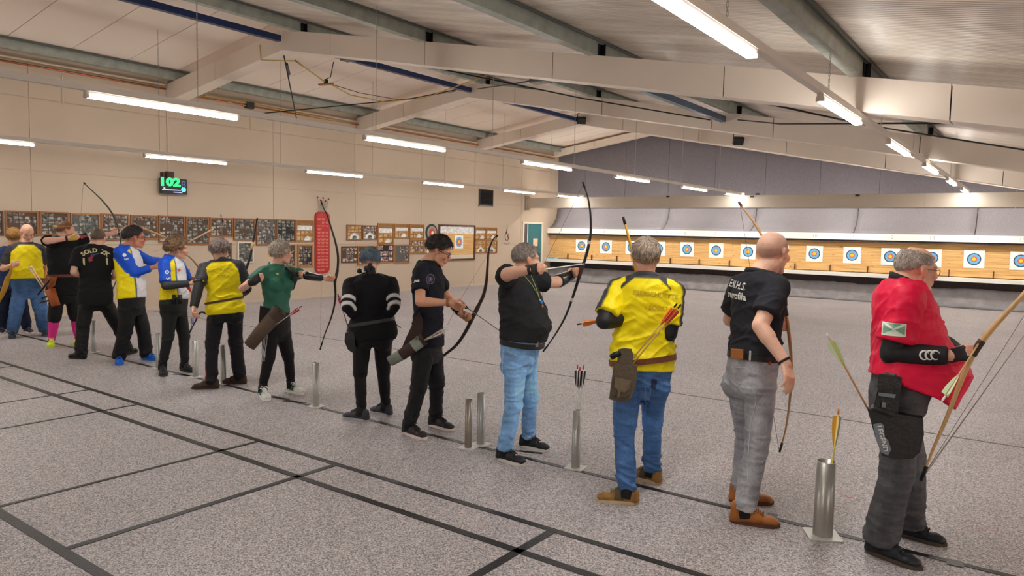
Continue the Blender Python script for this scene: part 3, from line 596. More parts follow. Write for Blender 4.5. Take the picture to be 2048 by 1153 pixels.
for a, b in zip(np.linspace(.9, 6.0, 24)[:-1], np.linspace(.9, 6.0, 24)[1:]): q.bar((X+.004, p[1]+.105*math.sin(a), p[2]-.05+.15*math.cos(a)), (X+.004, p[1]+.105*math.sin(b), p[2]-.05+.15*math.cos(b)), .006, .03, (1, 0, 0))
q.build('red_loop', m_er, t); MB().tube([(X+.006, p[1]+.01, p[2]+.26), (X+.006, p[1]-.02, p[2]+.08), (X+.006, p[1]+.07, p[2]-.12)], [.008, .03, .012], 6, .3, side=(0, 1, 0)).build('dark_stroke', m_black, t)
# vent, speaker screen, red board
Y0, Y1, z0, z1 = rect(957, 379, 984, 412); t = thing('wall_vent', (XL, (Y0+Y1)/2, z0), 'black square vent high on the left wall', 'vent')
B((XL+.0145, Y0, z0), (XL+.05, Y1, z1)).build('vent_frame', mat('vent_frame', (54, 50, 48), .6), t); B((XL+.05, Y0+.04, z0+.05), (XL+.056, Y1-.04, z1-.04)).build('vent_opening', mat('vent_black', (9, 9, 9), .9), t)
for k in range(5): zz = z0+.09+k*.075; MB().obox((XL+.062, (Y0+Y1)/2, zz), (0, 1, 0), (1, 0, -.5), (.5, 0, 1), (Y1-Y0)/2-.05, .012, .003).build('louvre', mat('vent_black'), t)
B((XL+.0145, Y0-.03, z0-.03), (XL+.07, Y1+.03, z0)).build('vent_sill', mat('vent_sill', (158, 146, 132), .6), t)
Y0, Y1, z0, z1 = rect(321.5, 358, 375.5, 389); X = XL+.16; sc_ = onx(348, 373, X); hw, hh = (Y1-Y0)/2*.985, (z1-z0)/2*.985; yc, zc = sc_[1], sc_[2]
t = thing('timer_screen', (X, yc, zc-hh), 'black wall screen showing 102 in green digits', 'screen')
B((X-.04, yc-hw, zc-hh), (X, yc+hw, zc+hh)).build('screen_body', mat('screen_black', (8, 8, 10), .3), t)
for a in (-.1, .02): B((XL+.015, yc+a-.09-.02, zc+hh-.05), (X-.04, yc+a-.09+.02, zc+hh+.12)).build('mount_arm', mat('mount_brown', (70, 50, 38), .6), t)
B((XL+.015, yc-.12, zc+hh+.02), (XL+.1, yc+.04, zc+hh+.14)).build('mount_plate', mat('mount_brown'), t)
eg = mat('digit_green', (40, 240, 130), .5, emit=((50, 255, 130), .5)); ec = mat('icon_cyan', (90, 240, 240), .5, emit=((90, 240, 245), .5)); ew = mat('bar_lilac', (170, 180, 230), .5, emit=((170, 185, 235), .35)); ed = mat('icon_dim', (90, 100, 150), .5, emit=((110, 120, 170), .2))
text_mesh('102', .225, lambda u, v: (X+.002, yc-.09+u, zc+.075+v), 'digits', eg, t, bold=.012, sx=1.35)
B((X, yc-hw*.88, zc-hh*.55), (X+.002, yc+hw*.5, zc-hh*.42)).build('progress_bar', ew, t); B((X, yc-hw*.05, zc-hh*.82), (X+.002, yc+hw*.62, zc-hh*.7)).build('status_line', ew, t)
MB().disc((X+.002, yc-hw*.72, zc-hh*.32), (1, 0, 0), .022).build('marker_dot', ew, t)
for k, (zz, c) in enumerate(((.5, ed), (.1, ed), (-.36, ec))):
    if k < 2:
        q = MB(); v = []
        for j in range(21):
            a = math.pi*2*j/20
            v += [(X+.002, yc+hw*.72+.045*math.cos(a), zc+hh*zz+.04*math.sin(a)), (X+.002, yc+hw*.72+.028*math.cos(a), zc+hh*zz+.024*math.sin(a))]
        q.add(v, [(2*j, 2*j+2, 2*j+3, 2*j+1) for j in range(20)]).build('ring_icon', c, t)
    else: MB().disc((X+.002, yc+hw*.72, zc+hh*zz), (1, 0, 0), .052).build('round_icon', c, t)
# red honours board with crown
Y0, Y1, z0, z1 = rect(628, 424, 656.5, 546.5); X = XL+.02; t = thing('honours_board', (X, (Y0+Y1)/2, z0), 'tall red board with name shields and a wire crown on top', 'board')
def rrect(Y0, Y1, z0, z1, r, X, n=6):
    pts = []
    for cy, cz, a0 in ((Y1-r, z1-r, 0), (Y0+r, z1-r, 90), (Y0+r, z0+r, 180), (Y1-r, z0+r, 270)):
        for k in range(n+1): a = math.radians(a0+90*k/n); pts.append((X, cy+r*math.cos(a), cz+r*math.sin(a)))
    return pts
MB().poly(rrect(Y0, Y1, z0, z1, .13, X), (1, 0, 0), .035).build('board_panel', mat('red_board', (176, 34, 30), .5, var=(3, .1)), t)
MB().poly(rrect(Y0+.03, Y1-.03, z0+.03, z1-.03, .11, X+.035), (1, 0, 0), .006).build('board_face', mat('red_board_face', (190, 42, 36), .5, var=(3, .1)), t)
m_sh = mat('shield_pink', (214, 120, 108), .5, var=(20, .2)); nr = 17; w = (Y1-Y0-.08)
for j in range(nr):
    for i in range(3):
        yy = Y0+.04+w*(i+.5)/3; zz = z1-.1-(z1-z0-.18)*j/(nr-1)
        if random.random() < .1 or (j == 0 and i != 1): continue
        s = .055 if j % 3 == 1 else .045; hh2 = .018 if j % 3 == 0 else .03
        MB().poly([(X+.041, yy+s*a, zz+hh2*b) for a, b in ((-1, 1), (0, .7), (1, 1), (.95, -.1), (.5, -.8), (0, -1.2), (-.5, -.8), (-.95, -.1))], (1, 0, 0), .006).build('name_shield', m_sh, t)
yc = (Y0+Y1)/2; cr = [MB() for _ in range(1)][0]
tips = [(yc-.17, z1+.34), (yc-.07, z1+.27), (yc+.0, z1+.33), (yc+.075, z1+.26), (yc+.17, z1+.31)]; base = [(yc-.12+.06*i, z1+.02) for i in range(5)]
for i, (a, b) in enumerate(zip(tips, base)):
    cr.tube([(X+.04, b[0], b[1]), (X+.05, a[0], a[1])], .005, 5)
    if i < 4: cr.tube([(X+.05, a[0], a[1]), (X+.045, (base[i][0]+base[i+1][0])/2, z1+.1), (X+.05, tips[i+1][0], tips[i+1][1])], .004, 5)
cr.tube([(X+.04, yc-.13, z1+.03), (X+.04, yc+.13, z1+.03)], .008, 5); cr.tube([(X+.04, yc-.14, z1+.1), (X+.04, yc+.14, z1+.1)], .004, 5)
cr.build('crown_wire', mat('crown_silver', (176, 172, 166), .3, .7), t)
for a in tips: MB().sphere((X+.05, a[0], a[1]+.01), .022, 10).build('crown_bead', mat('crown_bead', (96, 20, 26), .4), t, smooth=True)
# door to the side room
X = XL; d = S(B((X-.03, dY0, .0), (X+.02, dY1, dZ)).build('door_1', mat('door_teal', (52, 112, 118), .5, var=(2, .06)), origin=(X, dY0, 0)))
fm = mat('door_frame_cream', (226, 214, 196), .5)
S(MB().box((X, dY0-.09, 0), (X+.05, dY0-.005, dZ+.07)).box((X, dY1+.005, 0), (X+.05, dY1+.08, dZ+.07)).box((X, dY0-.005, dZ+.005), (X+.05, dY1+.005, dZ+.07)).build('trim_2', fm, origin=(X, dY0, 0)))
B((X+.021, dY0+.01, 0), (X+.024, dY0+.2, dZ-.01)).build('door_dark_strip', mat('door_dark_strip', (96, 92, 96), .2, var=(1.2, .5)), d); B((X+.021, dY0+.2, 0), (X+.03, dY0+.24, dZ-.01)).build('door_mullion', fm, d)  # dark grey strip down one side of the door, cream bar beside it
B((X+.021, dY0+.58, 1.25), (X+.025, dY0+.86, 1.52)).build('door_notice', mat('notice_paper', (236, 206, 176), .6, var=(12, .15)), d)
MB().tube([(X+.02, dY1-.1, 1.02), (X+.07, dY1-.1, 1.02), (X+.07, dY1-.22, 1.02)], .01, 6).build('door_handle', mat('chrome', (190, 190, 190), .25, .9), d)
# ---- arrow tubes standing on the shooting line
m_alu = mat('brushed_aluminium', (176, 176, 172), .38, .55, var=(14, .08)); m_zinc = mat('tube_base', (204, 204, 198), .45, .3); m_bronze = mat('warm_steel_tube', (142, 132, 120), .35, .6, var=(14, .1))
def arrow_tube(px, py, h, r, label, m=None, ang=.15, g='metal arrow tubes on the shooting line'):
    p = onz(px, py); t = thing('arrow_tube', (p[0], p[1], 0), label, 'arrow stand', g); m = m or m_alu
    q = MB(); n = 28; v = []
    for rr, z in ((r, .008), (r, h), (r-.004, h), (r-.004, .02)):
        for j in range(n): a = 2*math.pi*j/n; v.append((p[0]+rr*math.cos(a), p[1]+rr*math.sin(a), z))
    q.add(v, [(i*n+j, i*n+(j+1) % n, (i+1)*n+(j+1) % n, (i+1)*n+j) for i in range(3) for j in range(n)]+[tuple(3*n+j for j in range(n))]); q.build('tube', m, t, smooth=False)
    for pl in COL.objects[-1].data.polygons: pl.use_smooth = len(pl.vertices) == 4 and abs(pl.normal.z) < .5
    c, s = math.cos(ang), math.sin(ang); w = r+.038; pts = []
    for cx, cy, a0 in ((w-.015, w-.015, 0), (-w+.015, w-.015, 90), (-w+.015, -w+.015, 180), (w-.015, -w+.015, 270)):
        for k in range(4): a = math.radians(a0+30*k); x, y = cx+.015*math.cos(a), cy+.015*math.sin(a); pts.append((p[0]+x*c-y*s, p[1]+x*s+y*c, .0))
    MB().poly(pts, (0, 0, 1), .008).build('base_plate', m_zinc, t); return p
arrow_tube(1645, 1072, .45, .055, 'thick metal tube with one yellow arrow, nearest the man in red', m_bronze if False else mat('satin_steel', (168, 166, 160), .35, .6, var=(8, .08)), .5)
arrow_tube(1151, 937, .44, .032, 'metal tube holding three white arrows with dark fletchings')
arrow_tube(961, 890, .43, .032, 'taller silver tube of the pair by the man in blue jeans', None, .0)
arrow_tube(936, 897, .40, .028, 'shorter darker tube of the pair by the man in blue jeans', m_bronze)
arrow_tube(632, 814, .44, .032, 'silver tube between the woman in green and the blue haired archer')
arrow_tube(447, 768, .43, .030, 'silver tube behind the legs of the archer in yellow')
arrow_tube(391, 755, .43, .032, 'silver tube between the curly haired woman and the archer in yellow')
arrow_tube(317, 737, .43, .030, 'silver tube hidden behind the legs of the curly haired woman')
arrow_tube(188, 705, .43, .030, 'silver tube behind the black trousered man with printed back')
# ================================================================== PEOPLE: volumes grown into one surface
_T = RNG.random((32, 32, 32))*2-1
def pn(P):
    """smooth lattice noise, P (n,3)"""
    P = np.asarray(P, float); i = np.floor(P).astype(int); f = P-i; f = f*f*(3-2*f); r = 0
    for dx in (0, 1):
        for dy in (0, 1):
            for dz in (0, 1):
                w = (f[:, 0] if dx else 1-f[:, 0])*(f[:, 1] if dy else 1-f[:, 1])*(f[:, 2] if dz else 1-f[:, 2])
                r = r+w*_T[(i[:, 0]+dx) % 32, (i[:, 1]+dy) % 32, (i[:, 2]+dz) % 32]
    return r
def sst(a, b, x): t = np.clip((x-a)/(b-a), 0, 1); return t*t*(3-2*t)
class Vol:
    def __init__(s): s.V = []; s.F = []; s.n = 0
    def put(s, v, f): s.V.append(np.asarray(v, float)); s.F += [tuple(i+s.n for i in q) for q in f]; s.n += len(v); return s
    def rings(s, rings, cap=True):
        n = len(rings[0]); k = len(rings)
        f = [(i*n+j, i*n+(j+1) % n, (i+1)*n+(j+1) % n, (i+1)*n+j) for i in range(k-1) for j in range(n)]
        if cap: f += [tuple(range(n-1, -1, -1)), tuple((k-1)*n+j for j in range(n))]
        return s.put(np.concatenate(rings), f)
    def frame(s, d, side):
        d = nrm(d); x = np.cross(d, (0, 0, 1)) if side is None else np.array(side)-d*(np.array(side) @ d)
        if np.linalg.norm(x) < 1e-4: x = np.cross(d, (1, 0, 0))
        x = nrm(x); return d, x, np.cross(d, x)
    def cap(s, a, b, r0, r1, flat=1., side=None, n=14):
        a, b = np.array(a, float), np.array(b, float); d, x, y = s.frame(b-a if np.linalg.norm(b-a) > 1e-5 else (0, 0, 1), side)
        t = np.arange(n)*2*math.pi/n; c = np.outer(np.cos(t), x)+np.outer(np.sin(t), y)*flat; R = []
        for k in range(1, 5): q = math.pi/2*k/5; R.append(a-d*r0*math.cos(q)+c*r0*math.sin(q))
        R += [a+c*r0, b+c*r1]
        for k in range(4, 0, -1): q = math.pi/2*k/5; R.append(b+d*r1*math.cos(q)+c*r1*math.sin(q))
        return s.rings(R)
    def frus(s, a, b, r0, r1, flat=1., side=None, n=20):
        a, b = np.array(a, float), np.array(b, float); d, x, y = s.frame(b-a, side)
        t = np.arange(n)*2*math.pi/n; c = np.outer(np.cos(t), x)+np.outer(np.sin(t), y)*flat
        return s.rings([a+c*r0, (a+b)/2+c*(r0+r1)/2, b+c*r1])
    def chain(s, pts, rs, flat=1., side=None):
        for a, b, r0, r1 in zip(pts[:-1], pts[1:], rs[:-1], rs[1:]): s.cap(a, b, r0, r1, flat, side)
        return s
    def ell(s, c, r, M=None, n=16):
        r = np.array(r if hasattr(r, '__len__') else (r,)*3, float); R = []
        t = np.arange(n)*2*math.pi/n
        for k in range(1, 9):
            q = math.pi*k/9; v = np.stack([np.sin(q)*np.cos(t), np.sin(q)*np.sin(t), np.full(n, -math.cos(q))], 1)*r
            R.append(np.array(c)+(v @ M.T if M is not None else v))
        return s.rings(R)
    def grow(s, name, vox, sm=3, fac=.5):
        me = bpy.data.meshes.new('tmp'); V = np.concatenate(s.V); me.from_pydata(V.tolist(), [], s.F); me.update()
        o = bpy.data.objects.new('tmp', me); COL.objects.link(o)
        r = o.modifiers.new('r', 'REMESH'); r.mode = 'VOXEL'; r.voxel_size = vox; r.use_smooth_shade = True
        if sm: q = o.modifiers.new('s', 'SMOOTH'); q.factor = fac; q.iterations = sm
        dg = bpy.context.evaluated_depsgraph_get(); dg.update()
        out = bpy.data.meshes.new_from_object(o.evaluated_get(dg), depsgraph=dg); out.name = name
        bpy.data.objects.remove(o); bpy.data.meshes.remove(me); return out
def get_co(me): a = np.empty(len(me.vertices)*3); me.vertices.foreach_get('co', a); return a.reshape(-1, 3)
def set_co(me, c): me.vertices.foreach_set('co', np.ascontiguousarray(c).ravel()); me.update()
def get_no(me): a = np.empty(len(me.vertices)*3); me.vertex_normals.foreach_get('vector', a); return a.reshape(-1, 3)
def paint(me, rgb):
    """rgb (n,3) sRGB 0-255 -> linear point colours"""
    c = np.clip(rgb/255., 0, 1); l = np.where(c <= .04045, c/12.92, ((c+.055)/1.055)**2.4)
    a = me.color_attributes.new('Col', 'FLOAT_COLOR', 'POINT'); a.data.foreach_set('color', np.concatenate([l, np.ones((len(l), 1))], 1).ravel())
def bvh(me): return BVHTree.FromPolygons([tuple(c) for c in get_co(me)], [tuple(p.vertices) for p in me.polygons])
m_skin = mat('skin', None, .5, attr=True, var=(45, .06), bump=(160, .08), spec=.4)
def cloth_mat(name, rough=.85, bump=(220, .12), sheen=.0, var=(30, .07)): return mat(name, None, rough, attr=True, var=var, bump=bump, spec=.25, sheen=sheen)
m_cot = cloth_mat('cotton_cloth'); m_poly = cloth_mat('sport_cloth', .55, (300, .06), 0, (25, .05)); m_denim = cloth_mat('denim_cloth', .85, (260, .22), 0, (60, .16))
m_leather = cloth_mat('shoe_leather', .42, (60, .15)); m_hair = mat('hair_strands', None, .5, attr=True, var=(150, .35), bump=(120, .5), stretch=(3, 3, .6))
m_eye = mat('eye_white', (232, 226, 220), .2); m_iris = mat('eye_iris', (60, 48, 40), .2); m_lens = mat('spectacle_frame', (30, 28, 30), .3, .4)
def rotv(v, k, a):
    v, k = np.array(v, float), nrm(k); return v*math.cos(a)+np.cross(k, v)*math.sin(a)+k*(k @ v)*(1-math.cos(a))
def at_len(S, px, L, near=True):
    u = nrm(ray(*px)); w = CP-S; b = w @ u; c = w @ w-L*L; q = b*b-c
    if q < 0: P = CP-u*b; return S+nrm(P-S)*min(L*1.12, np.linalg.norm(P-S))
    return CP+u*(-b-math.sqrt(q) if near else -b+math.sqrt(q))
def ik(a, b, L1, L2, pole):
    d = b-a; D = np.linalg.norm(d)
    if D > (L1+L2)*.997: k = D/(L1+L2)*1.003; L1 *= k; L2 *= k
    x = (L1*L1-L2*L2+D*D)/(2*D); h = math.sqrt(max(0, L1*L1-x*x)); d = d/D
    p = nrm(np.array(pole)-d*(np.array(pole) @ d)); return a+d*x+p*h
def hand(V, W, d, pnv, side, curl=.3, s=1., thumb=.3, spread=0.):
    """palm, four unequal fingers with three joints and a thumb from the side of the palm"""
    d = nrm(d); pnv = nrm(np.array(pnv)-d*(np.array(pnv) @ d)); t = np.cross(d, pnv)*side
    offs = (.031, .0105, -.0105, -.030); ln = (.087, .091, .087, .078); fl = (.95, 1.05, .98, .78)
    for o, l in zip(offs, ln): V.cap(W+t*o*.75*s+d*.008, W+d*l*s+t*o*s, .0135*s, .0118*s, 1.05)
    V.ell(W+d*.045*s-pnv*-.004, (.02*s,)*3)
    tips = []
    for i, (o, l, f) in enumerate(zip(offs, ln, fl)):
        p = W+d*l*s+t*o*s; a = 0; dd = nrm(d+t*spread*o*20)
        for k, (L, r0, r1) in enumerate(((.044, .0094, .0086), (.027, .0086, .008), (.021, .008, .007))):
            a = curl*(1.2, 1.45, .9)[k]*(1+.06*i); dd = rotv(dd, np.cross(dd, pnv) if k == 0 else ax, a) if k else rotv(dd, np.cross(d, pnv), a)
            ax = np.cross(d, pnv); q = p+dd*L*f*s; V.cap(p, q, r0*s, r1*s, 1, None, 10); p = q
        tips.append(p)
    p = W+d*.022*s+t*.024*s+pnv*.006*s; dd = nrm(d*.58+t*.55+pnv*(.25+.7*thumb))
    for k, (L, r0, r1) in enumerate(((.046, .0165, .0128), (.032, .0122, .0108), (.026, .0108, .0085))):
        q = p+dd*L*s; V.cap(p, q, r0*s, r1*s, 1, None, 10); p = q; dd = nrm(dd+(-t*.75+pnv*.5+d*.1)*thumb)
    return tips
def fwd_rel(px, rel):
    v = ray(px, 500); v[2] = 0; v = nrm(v); return rotv(v, (0, 0, 1), -math.radians(rel))
SEC = [(-.2, .105, .07, .08), (-.1, .158, .10, .112), (.03, .174, .107, .12), (.2, .166, .105, .108), (.38, .152, .105, .094), (.58, .164, .118, .102), (.76, .178, .122, .108), (.88, .152, .10, .102), (.95, .094, .074, .082), (1.02, .056, .050, .054)]
class Person: pass
def person(name_label, sp, group='archers standing in a row on the shooting line'):
    P = Person(); P.sp = sp; H = sp['H']; k = H/1.75; P.k = k
    P.feet = []
    for (h, t) in sp['feet']:
        a, b = onz(*h), onz(*t); d = nrm(b-a); P.feet.append((a, d, min(.31, max(.25, np.linalg.norm(b-a)))*sp.get('shoe', 1)))
    A = [f[0]+f[1]*.075+np.array((0, 0, .085)) for f in P.feet]
    dm = np.mean([depth(a*np.array((1, 1, 0))+np.array((0, 0, .9))) for a in A])+sp.get('dd', 0); P.d = dm
    P.f = fwd_rel(sp['pel'][0], sp['rel']); P.fs = fwd_rel(sp['pel'][0], sp.get('rels', sp['rel'])); P.fh = fwd_rel(sp['hd'][0], sp.get('relh', sp['rel']))
    P.Pc = atd(*sp['pel'], dm); P.Nb = atd(*sp['nb'], dm+sp.get('ndd', 0)); P.U = nrm(P.Nb-P.Pc); P.T = np.linalg.norm(P.Nb-P.Pc)
    P.Hd = atd(*sp['hd'], dm+sp.get('hdd', 0)); w = sp.get('w', 1); dp = sp.get('dp', 1); bel = sp.get('belly', 0); wk = sp.get('waist', 0)
    up = np.array((0, 0, 1.))
    def axes(h):
        t = float(np.clip((h-.2)/.6, 0, 1)); f = nrm(P.f*(1-t)+P.fs*t); f = nrm(f-P.U*(f @ P.U)); return f, nrm(np.cross(f, P.U))
    P.axes = axes
    XH = [q[0] for q in SEC]
    def ringat(h, off, flare, over, dr):
        """one ring of the trunk; dr lowers its front, radii follow the lowered height"""
        n = 30; t = np.arange(n)*2*math.pi/n; c, s = np.cos(t), np.sin(t); e = .86; cx = np.sign(c)*np.abs(c)**e; sy = np.sign(s)*np.abs(s)**e
        he = h-np.clip((s+.35)/1.35, 0, 1)*dr; a, bf, bb = [np.interp(he, XH, [q[i] for q in SEC]) for i in (1, 2, 3)]
        g = np.exp(-((he-sp.get('bh', .3))/sp.get('bs', .24))**2); hp_ = sp.get('hip', 0)*np.exp(-((he-.02)/.2)**2)
        a = a*k*w*(1-wk*np.exp(-((he-.38)/.2)**2))+bel*.38*g+hp_; bf = bf*k*dp+bel*g; bb = bb*k*dp+hp_*.5
        if off <= .001: bf = bf-.012-bel*g*.2; a = a-bel*g*.06
        if not over: bf = bf-bel*g*np.clip((sp.get('bcut', .15)-he)*3.2, 0, .9)
        off = off+flare*np.maximum(0, .3-he); f, r = axes(h); b = np.where(s > 0, bf, bb)
        return P.Pc+np.outer(he*P.T, P.U)+np.outer(cx*(a+off), r)+np.outer(sy*(b+off), f)
    def sections(lo, hi, off, flare=0., over=False, drop=0.):
        return [ringat(h, off, flare, over, drop*max(0, 1-(h-lo)/.45)) for h in sorted({lo, hi}|{q[0] for q in SEC if lo < q[0] < hi})]
    P.sections = sections
    # shoulders
    fS, rS = axes(.9); sw = .178*k*sp.get('sw', w); P.S = [P.Pc+P.U*P.T*sp.get('sh', .845)+rS*sw*s+fS*sp.get('shf', 0) for s in (1, -1)]
    LU, LF = .285*k, .258*k; P.E = []; P.Wr = []; P.hd = []
    for i, key in enumerate(('R', 'L')):
        a = sp['arm'+key]; s = (1, -1)[i]
        if 'lift' in a: P.S[i] = P.S[i]+np.array((0, 0, a['lift']))
        E = at_len(P.S[i], a['e'], LU*a.get('l', 1), a.get('en', True)); Wp = at_len(E, a['w'], LF*a.get('l', 1), a.get('wn', True)); P.E.append(E); P.Wr.append(Wp)
        hp = at_len(Wp, a['h'], .12*k, a.get('hn', True)) if 'h' in a else Wp+nrm(Wp-E)*.1; P.hd.append(nrm(hp-Wp))
    # legs
    f0, r0 = axes(0); P.J = []; P.K = []; P.A = A; w2 = .5*(w+1)
    order = (0, 1) if (A[0]-A[1]) @ r0 > 0 else (1, 0)     # foot 0 to the right hip when it lies on that side
    P.A = [A[order[0]], A[order[1]]]; P.feet = [P.feet[order[0]], P.feet[order[1]]]
    for i, s in enumerate((1, -1)):
        J = P.Pc+r0*s*.092*k*w2-P.U*.02; pole = nrm(P.feet[i][1]*.5+P.f*.8+r0*s*.15); D_ = np.linalg.norm(P.A[i]-J)*(1+sp.get('bend', .004)); K = ik(J, P.A[i], .51*D_, .49*D_, pole)
        if 'knee' in sp and sp['knee'][order[i]]: K = atd(*sp['knee'][order[i]], depth(K))
        P.J.append(J); P.K.append(K)
    # head frame
    hp, hr = math.radians(sp.get('hp', 0)), math.radians(sp.get('hr', 0)); fy = P.fh; rx = nrm(np.cross(fy, up)); fy = rotv(fy, rx, hp); uz = np.cross(rx, fy); rx = rotv(rx, fy, hr); uz = rotv(uz, fy, hr)
    P.M = np.stack([rx, fy, uz], 1); hs = sp.get('hs', 1.)*k**.3; P.hs = hs
    def hl(x, y, z): return P.Hd+P.M @ (np.array((x, y, z))*hs)
    P.hl = hl
    V = Vol(); M = P.M
    def he(c, r, n=16): V.ell(hl(*c), np.array(r)*hs, M, n)
    def hc(a, b, r0, r1): V.cap(hl(*a), hl(*b), r0*hs, r1*hs, 1, None, 12)
    he((0, -.014, .034), (.076, .098, .084), 22); he((0, .022, -.03), (.062, .068, .082)); he((0, .062, -.093), (.026, .024, .022))
    for s in (1, -1):
        hc((s*.054, -.012, -.04), (s*.05, .0, -.068), .018, .017); hc((s*.05, .0, -.068), (s*.02, .062, -.094), .017, .018)
        hc((s*.045, .068, .022), (s*.012, .085, .024), .012, .013); he((s*.044, .062, -.022), (.022, .024, .024))
        he((s*.079, -.012, -.004), (.010, .019, .033)); he((s*.083, -.018, .004), (.006, .02, .026)); hc((s*.010, .100, -.030), (s*.013, .094, -.032), .0085, .008)
        hc((s*.020, .082, -.056), (0, .090, -.053), .008, .0095); hc((s*.018, .081, -.066), (0, .088, -.066), .008, .010)
    hc((0, .084, .012), (0, .108, -.024), .0085, .0125); he((0, .06, .0), (.05, .03, .05))
    nr = sp.get('nk', 1)*.058*k; V.cap(P.Pc+P.U*P.T*.97, hl(0, -.022, -.06), nr*1.03, nr*.98)
    def palm(i):
        a = sp['arm'+'RL'[i]]; s_ = (1, -1)[i]
        if a.get('grip'): return nrm(np.cross(up, P.hd[i])*s_)
        return np.array(a['pn'], float) if 'pn' in a else -P.axes(.9)[1]*s_
    P.palm = palm; P.gp = lambda i: P.Wr[i]+P.hd[i]*.078*k+palm(i)*.026
    V.rings(sections(-.2, 1.02, 0))
    for i in (0, 1):
        S_, E, Wp = P.S[i], P.E[i], P.Wr[i]; aw = sp.get('aw', 1)*k
        V.cap(P.Pc+P.U*P.T*.925, S_, .040*k, .050*aw); V.cap(S_, E, .051*aw, .042*aw); m = E+(Wp-E)*.3; V.cap(E, m, .041*aw, .043*aw); V.cap(m, Wp, .043*aw, .029*aw, .88)
        a = sp['arm'+'RL'[i]]; pnv = palm(i)
        P.tips = getattr(P, 'tips', [])+[hand(V, Wp, P.hd[i], pnv, (1, -1)[i]*a.get('ts', 1), a.get('curl', .45), k*1.0, max(1.3, a.get('thumb', 0)) if a.get('grip') else a.get('thumb', .4))]
        J, K, Ak = P.J[i], P.K[i], P.A[i]; V.cap(J, K, .078*k, .052*k); V.cap(K, (K+Ak)/2, .05*k, .05*k); V.cap((K+Ak)/2, Ak, .05*k, .036*k); V.cap(Ak, Ak+P.feet[i][1]*.1-np.array((0, 0, .035)), .033*k, .024*k)
    if sp.get('bust'):
        for s in (1, -1): f, r = axes(.72); V.ell(P.Pc+P.U*P.T*.66+r*s*.07*w+f*.075*dp, (.075, .07, .075))
    P.vox = sp.get('vox', .009); body = V.grow('body', P.vox, 3)
    co = get_co(body); lc = ((co-P.Hd) @ P.M)/hs; sk = np.array(sp.get('skin', (228, 186, 160)), float); c = np.tile(sk, (len(co), 1))
    def blend(mask, col, c): return c*(1-mask[:, None])+np.array(col, float)*mask[:, None]
    inh = np.linalg.norm(lc, axis=1) < .16
    c = blend(.55*np.exp(-((lc[:, 0])**2+(lc[:, 1]-.108)**2+(lc[:, 2]+.025)**2)/.02**2), sk*np.array((.98, .74, .68)), c)
    for s in (1, -1):
        c = blend(.35*np.exp(-((lc[:, 0]-s*.045)**2+(lc[:, 1]-.07)**2+(lc[:, 2]+.03)**2)/.028**2), sk*np.array((1, .76, .7)), c)
        c = blend(.5*np.exp(-((lc[:, 0]-s*.08)**2+(lc[:, 1]+.015)**2+(lc[:, 2])**2)/.028**2), sk*np.array((.98, .72, .66)), c)
        br = np.exp(-(((lc[:, 0]-s*.034)/.02)**2+((lc[:, 2]-.026+abs(lc[:, 0])*.1)/.0055)**2))*(lc[:, 1] > .055)*inh; c = blend(.85*br, sp.get('brow', (96, 74, 58)), c)
        c = blend(.45*np.exp(-(((lc[:, 0]-s*.032)/.016)**2+((lc[:, 2]-.002)/.012)**2))*(lc[:, 1] > .055)*inh, sk*.62, c)  # socket shade painted into the skin around the eyes
    lip = np.exp(-((lc[:, 0]/.024)**2+((lc[:, 2]+.060)/.009)**2))*(lc[:, 1] > .07)*inh; c = blend(.7*lip, sp.get('lip', (176, 96, 88)), c)
    if 'beard' in sp:
        bm = sst(-.035, -.055, lc[:, 2])*sst(-.12, -.10, lc[:, 2])*sst(-.02, .01, lc[:, 1])*inh*(1-lip); c = blend(.85*bm, sp['beard'], c)
    if 'stub' in sp:   # shaved hair on the skull
        q = sst(.0, .02, lc[:, 2]+(-lc[:, 1])*.55)*sst(.075, .03, lc[:, 1])*inh; c = blend(sp['stub'][1]*q, sp['stub'][0], c)
    c *= (1+.05*pn(co*14))[:, None]
    for i in (0, 1):   # knuckles and finger tips a little redder
        q = np.exp(-(np.linalg.norm(co-(P.Wr[i]+P.hd[i]*.11), axis=1)/.05)**2); c = blend(.3*q, sk*np.array((1, .78, .72)), c)
    paint(body, c)
    base = (P.A[0]+P.A[1])/2; base[2] = 0
    t = thing('person', base, name_label, 'person', None); P.t = t; P.body = link('body', body, m_skin, t)
    # eyes
    for s in (1, -1):
        e = hl(s*.031, .0742, .001); q = MB(); q.sphere(e, .0125*hs, 12); mi = []
        for f in q.f: cc = np.mean([q.v[i] for i in f], 0); mi.append(1 if nrm(cc-e) @ M[:, 1] > .88 else 0)
        q.m = mi; q.build('eye', [m_eye, m_iris], t, smooth=True)
    return P
def carm(P, co):
    """nearest arm coordinate: returns (arm index distance along the upper arm 0..1, sideways distance)"""
    out = []
    for i in (0, 1):
        d = P.E[i]-P.S[i]; L2 = d @ d; s = ((co-P.S[i]) @ d)/L2; q = np.linalg.norm(co-(P.S[i]+np.outer(np.clip(s, 0, 1), d)), axis=1); out.append((s, q))
    return out
def on_arm(P, co, a, b, rmax=.09):
    """vertices that belong to the sleeve along a..b: near its axis and facing away from it"""
    d = b-a; s = np.clip(((co-a) @ d)/(d @ d), 0, 1); o = co-(a+np.outer(s, d)); q = np.linalg.norm(o, axis=1); return (q < rmax*P.k)&(((o*P.no).sum(1)/np.maximum(q, 1e-6) > .62)|((s > .66)&(q < .068*P.k)))
def local(P, co):
    h = ((co-P.Pc) @ P.U)/P.T; f, r = P.axes(.6); v = co-P.Pc-np.outer(h*P.T, P.U); return v @ r, v @ f, h
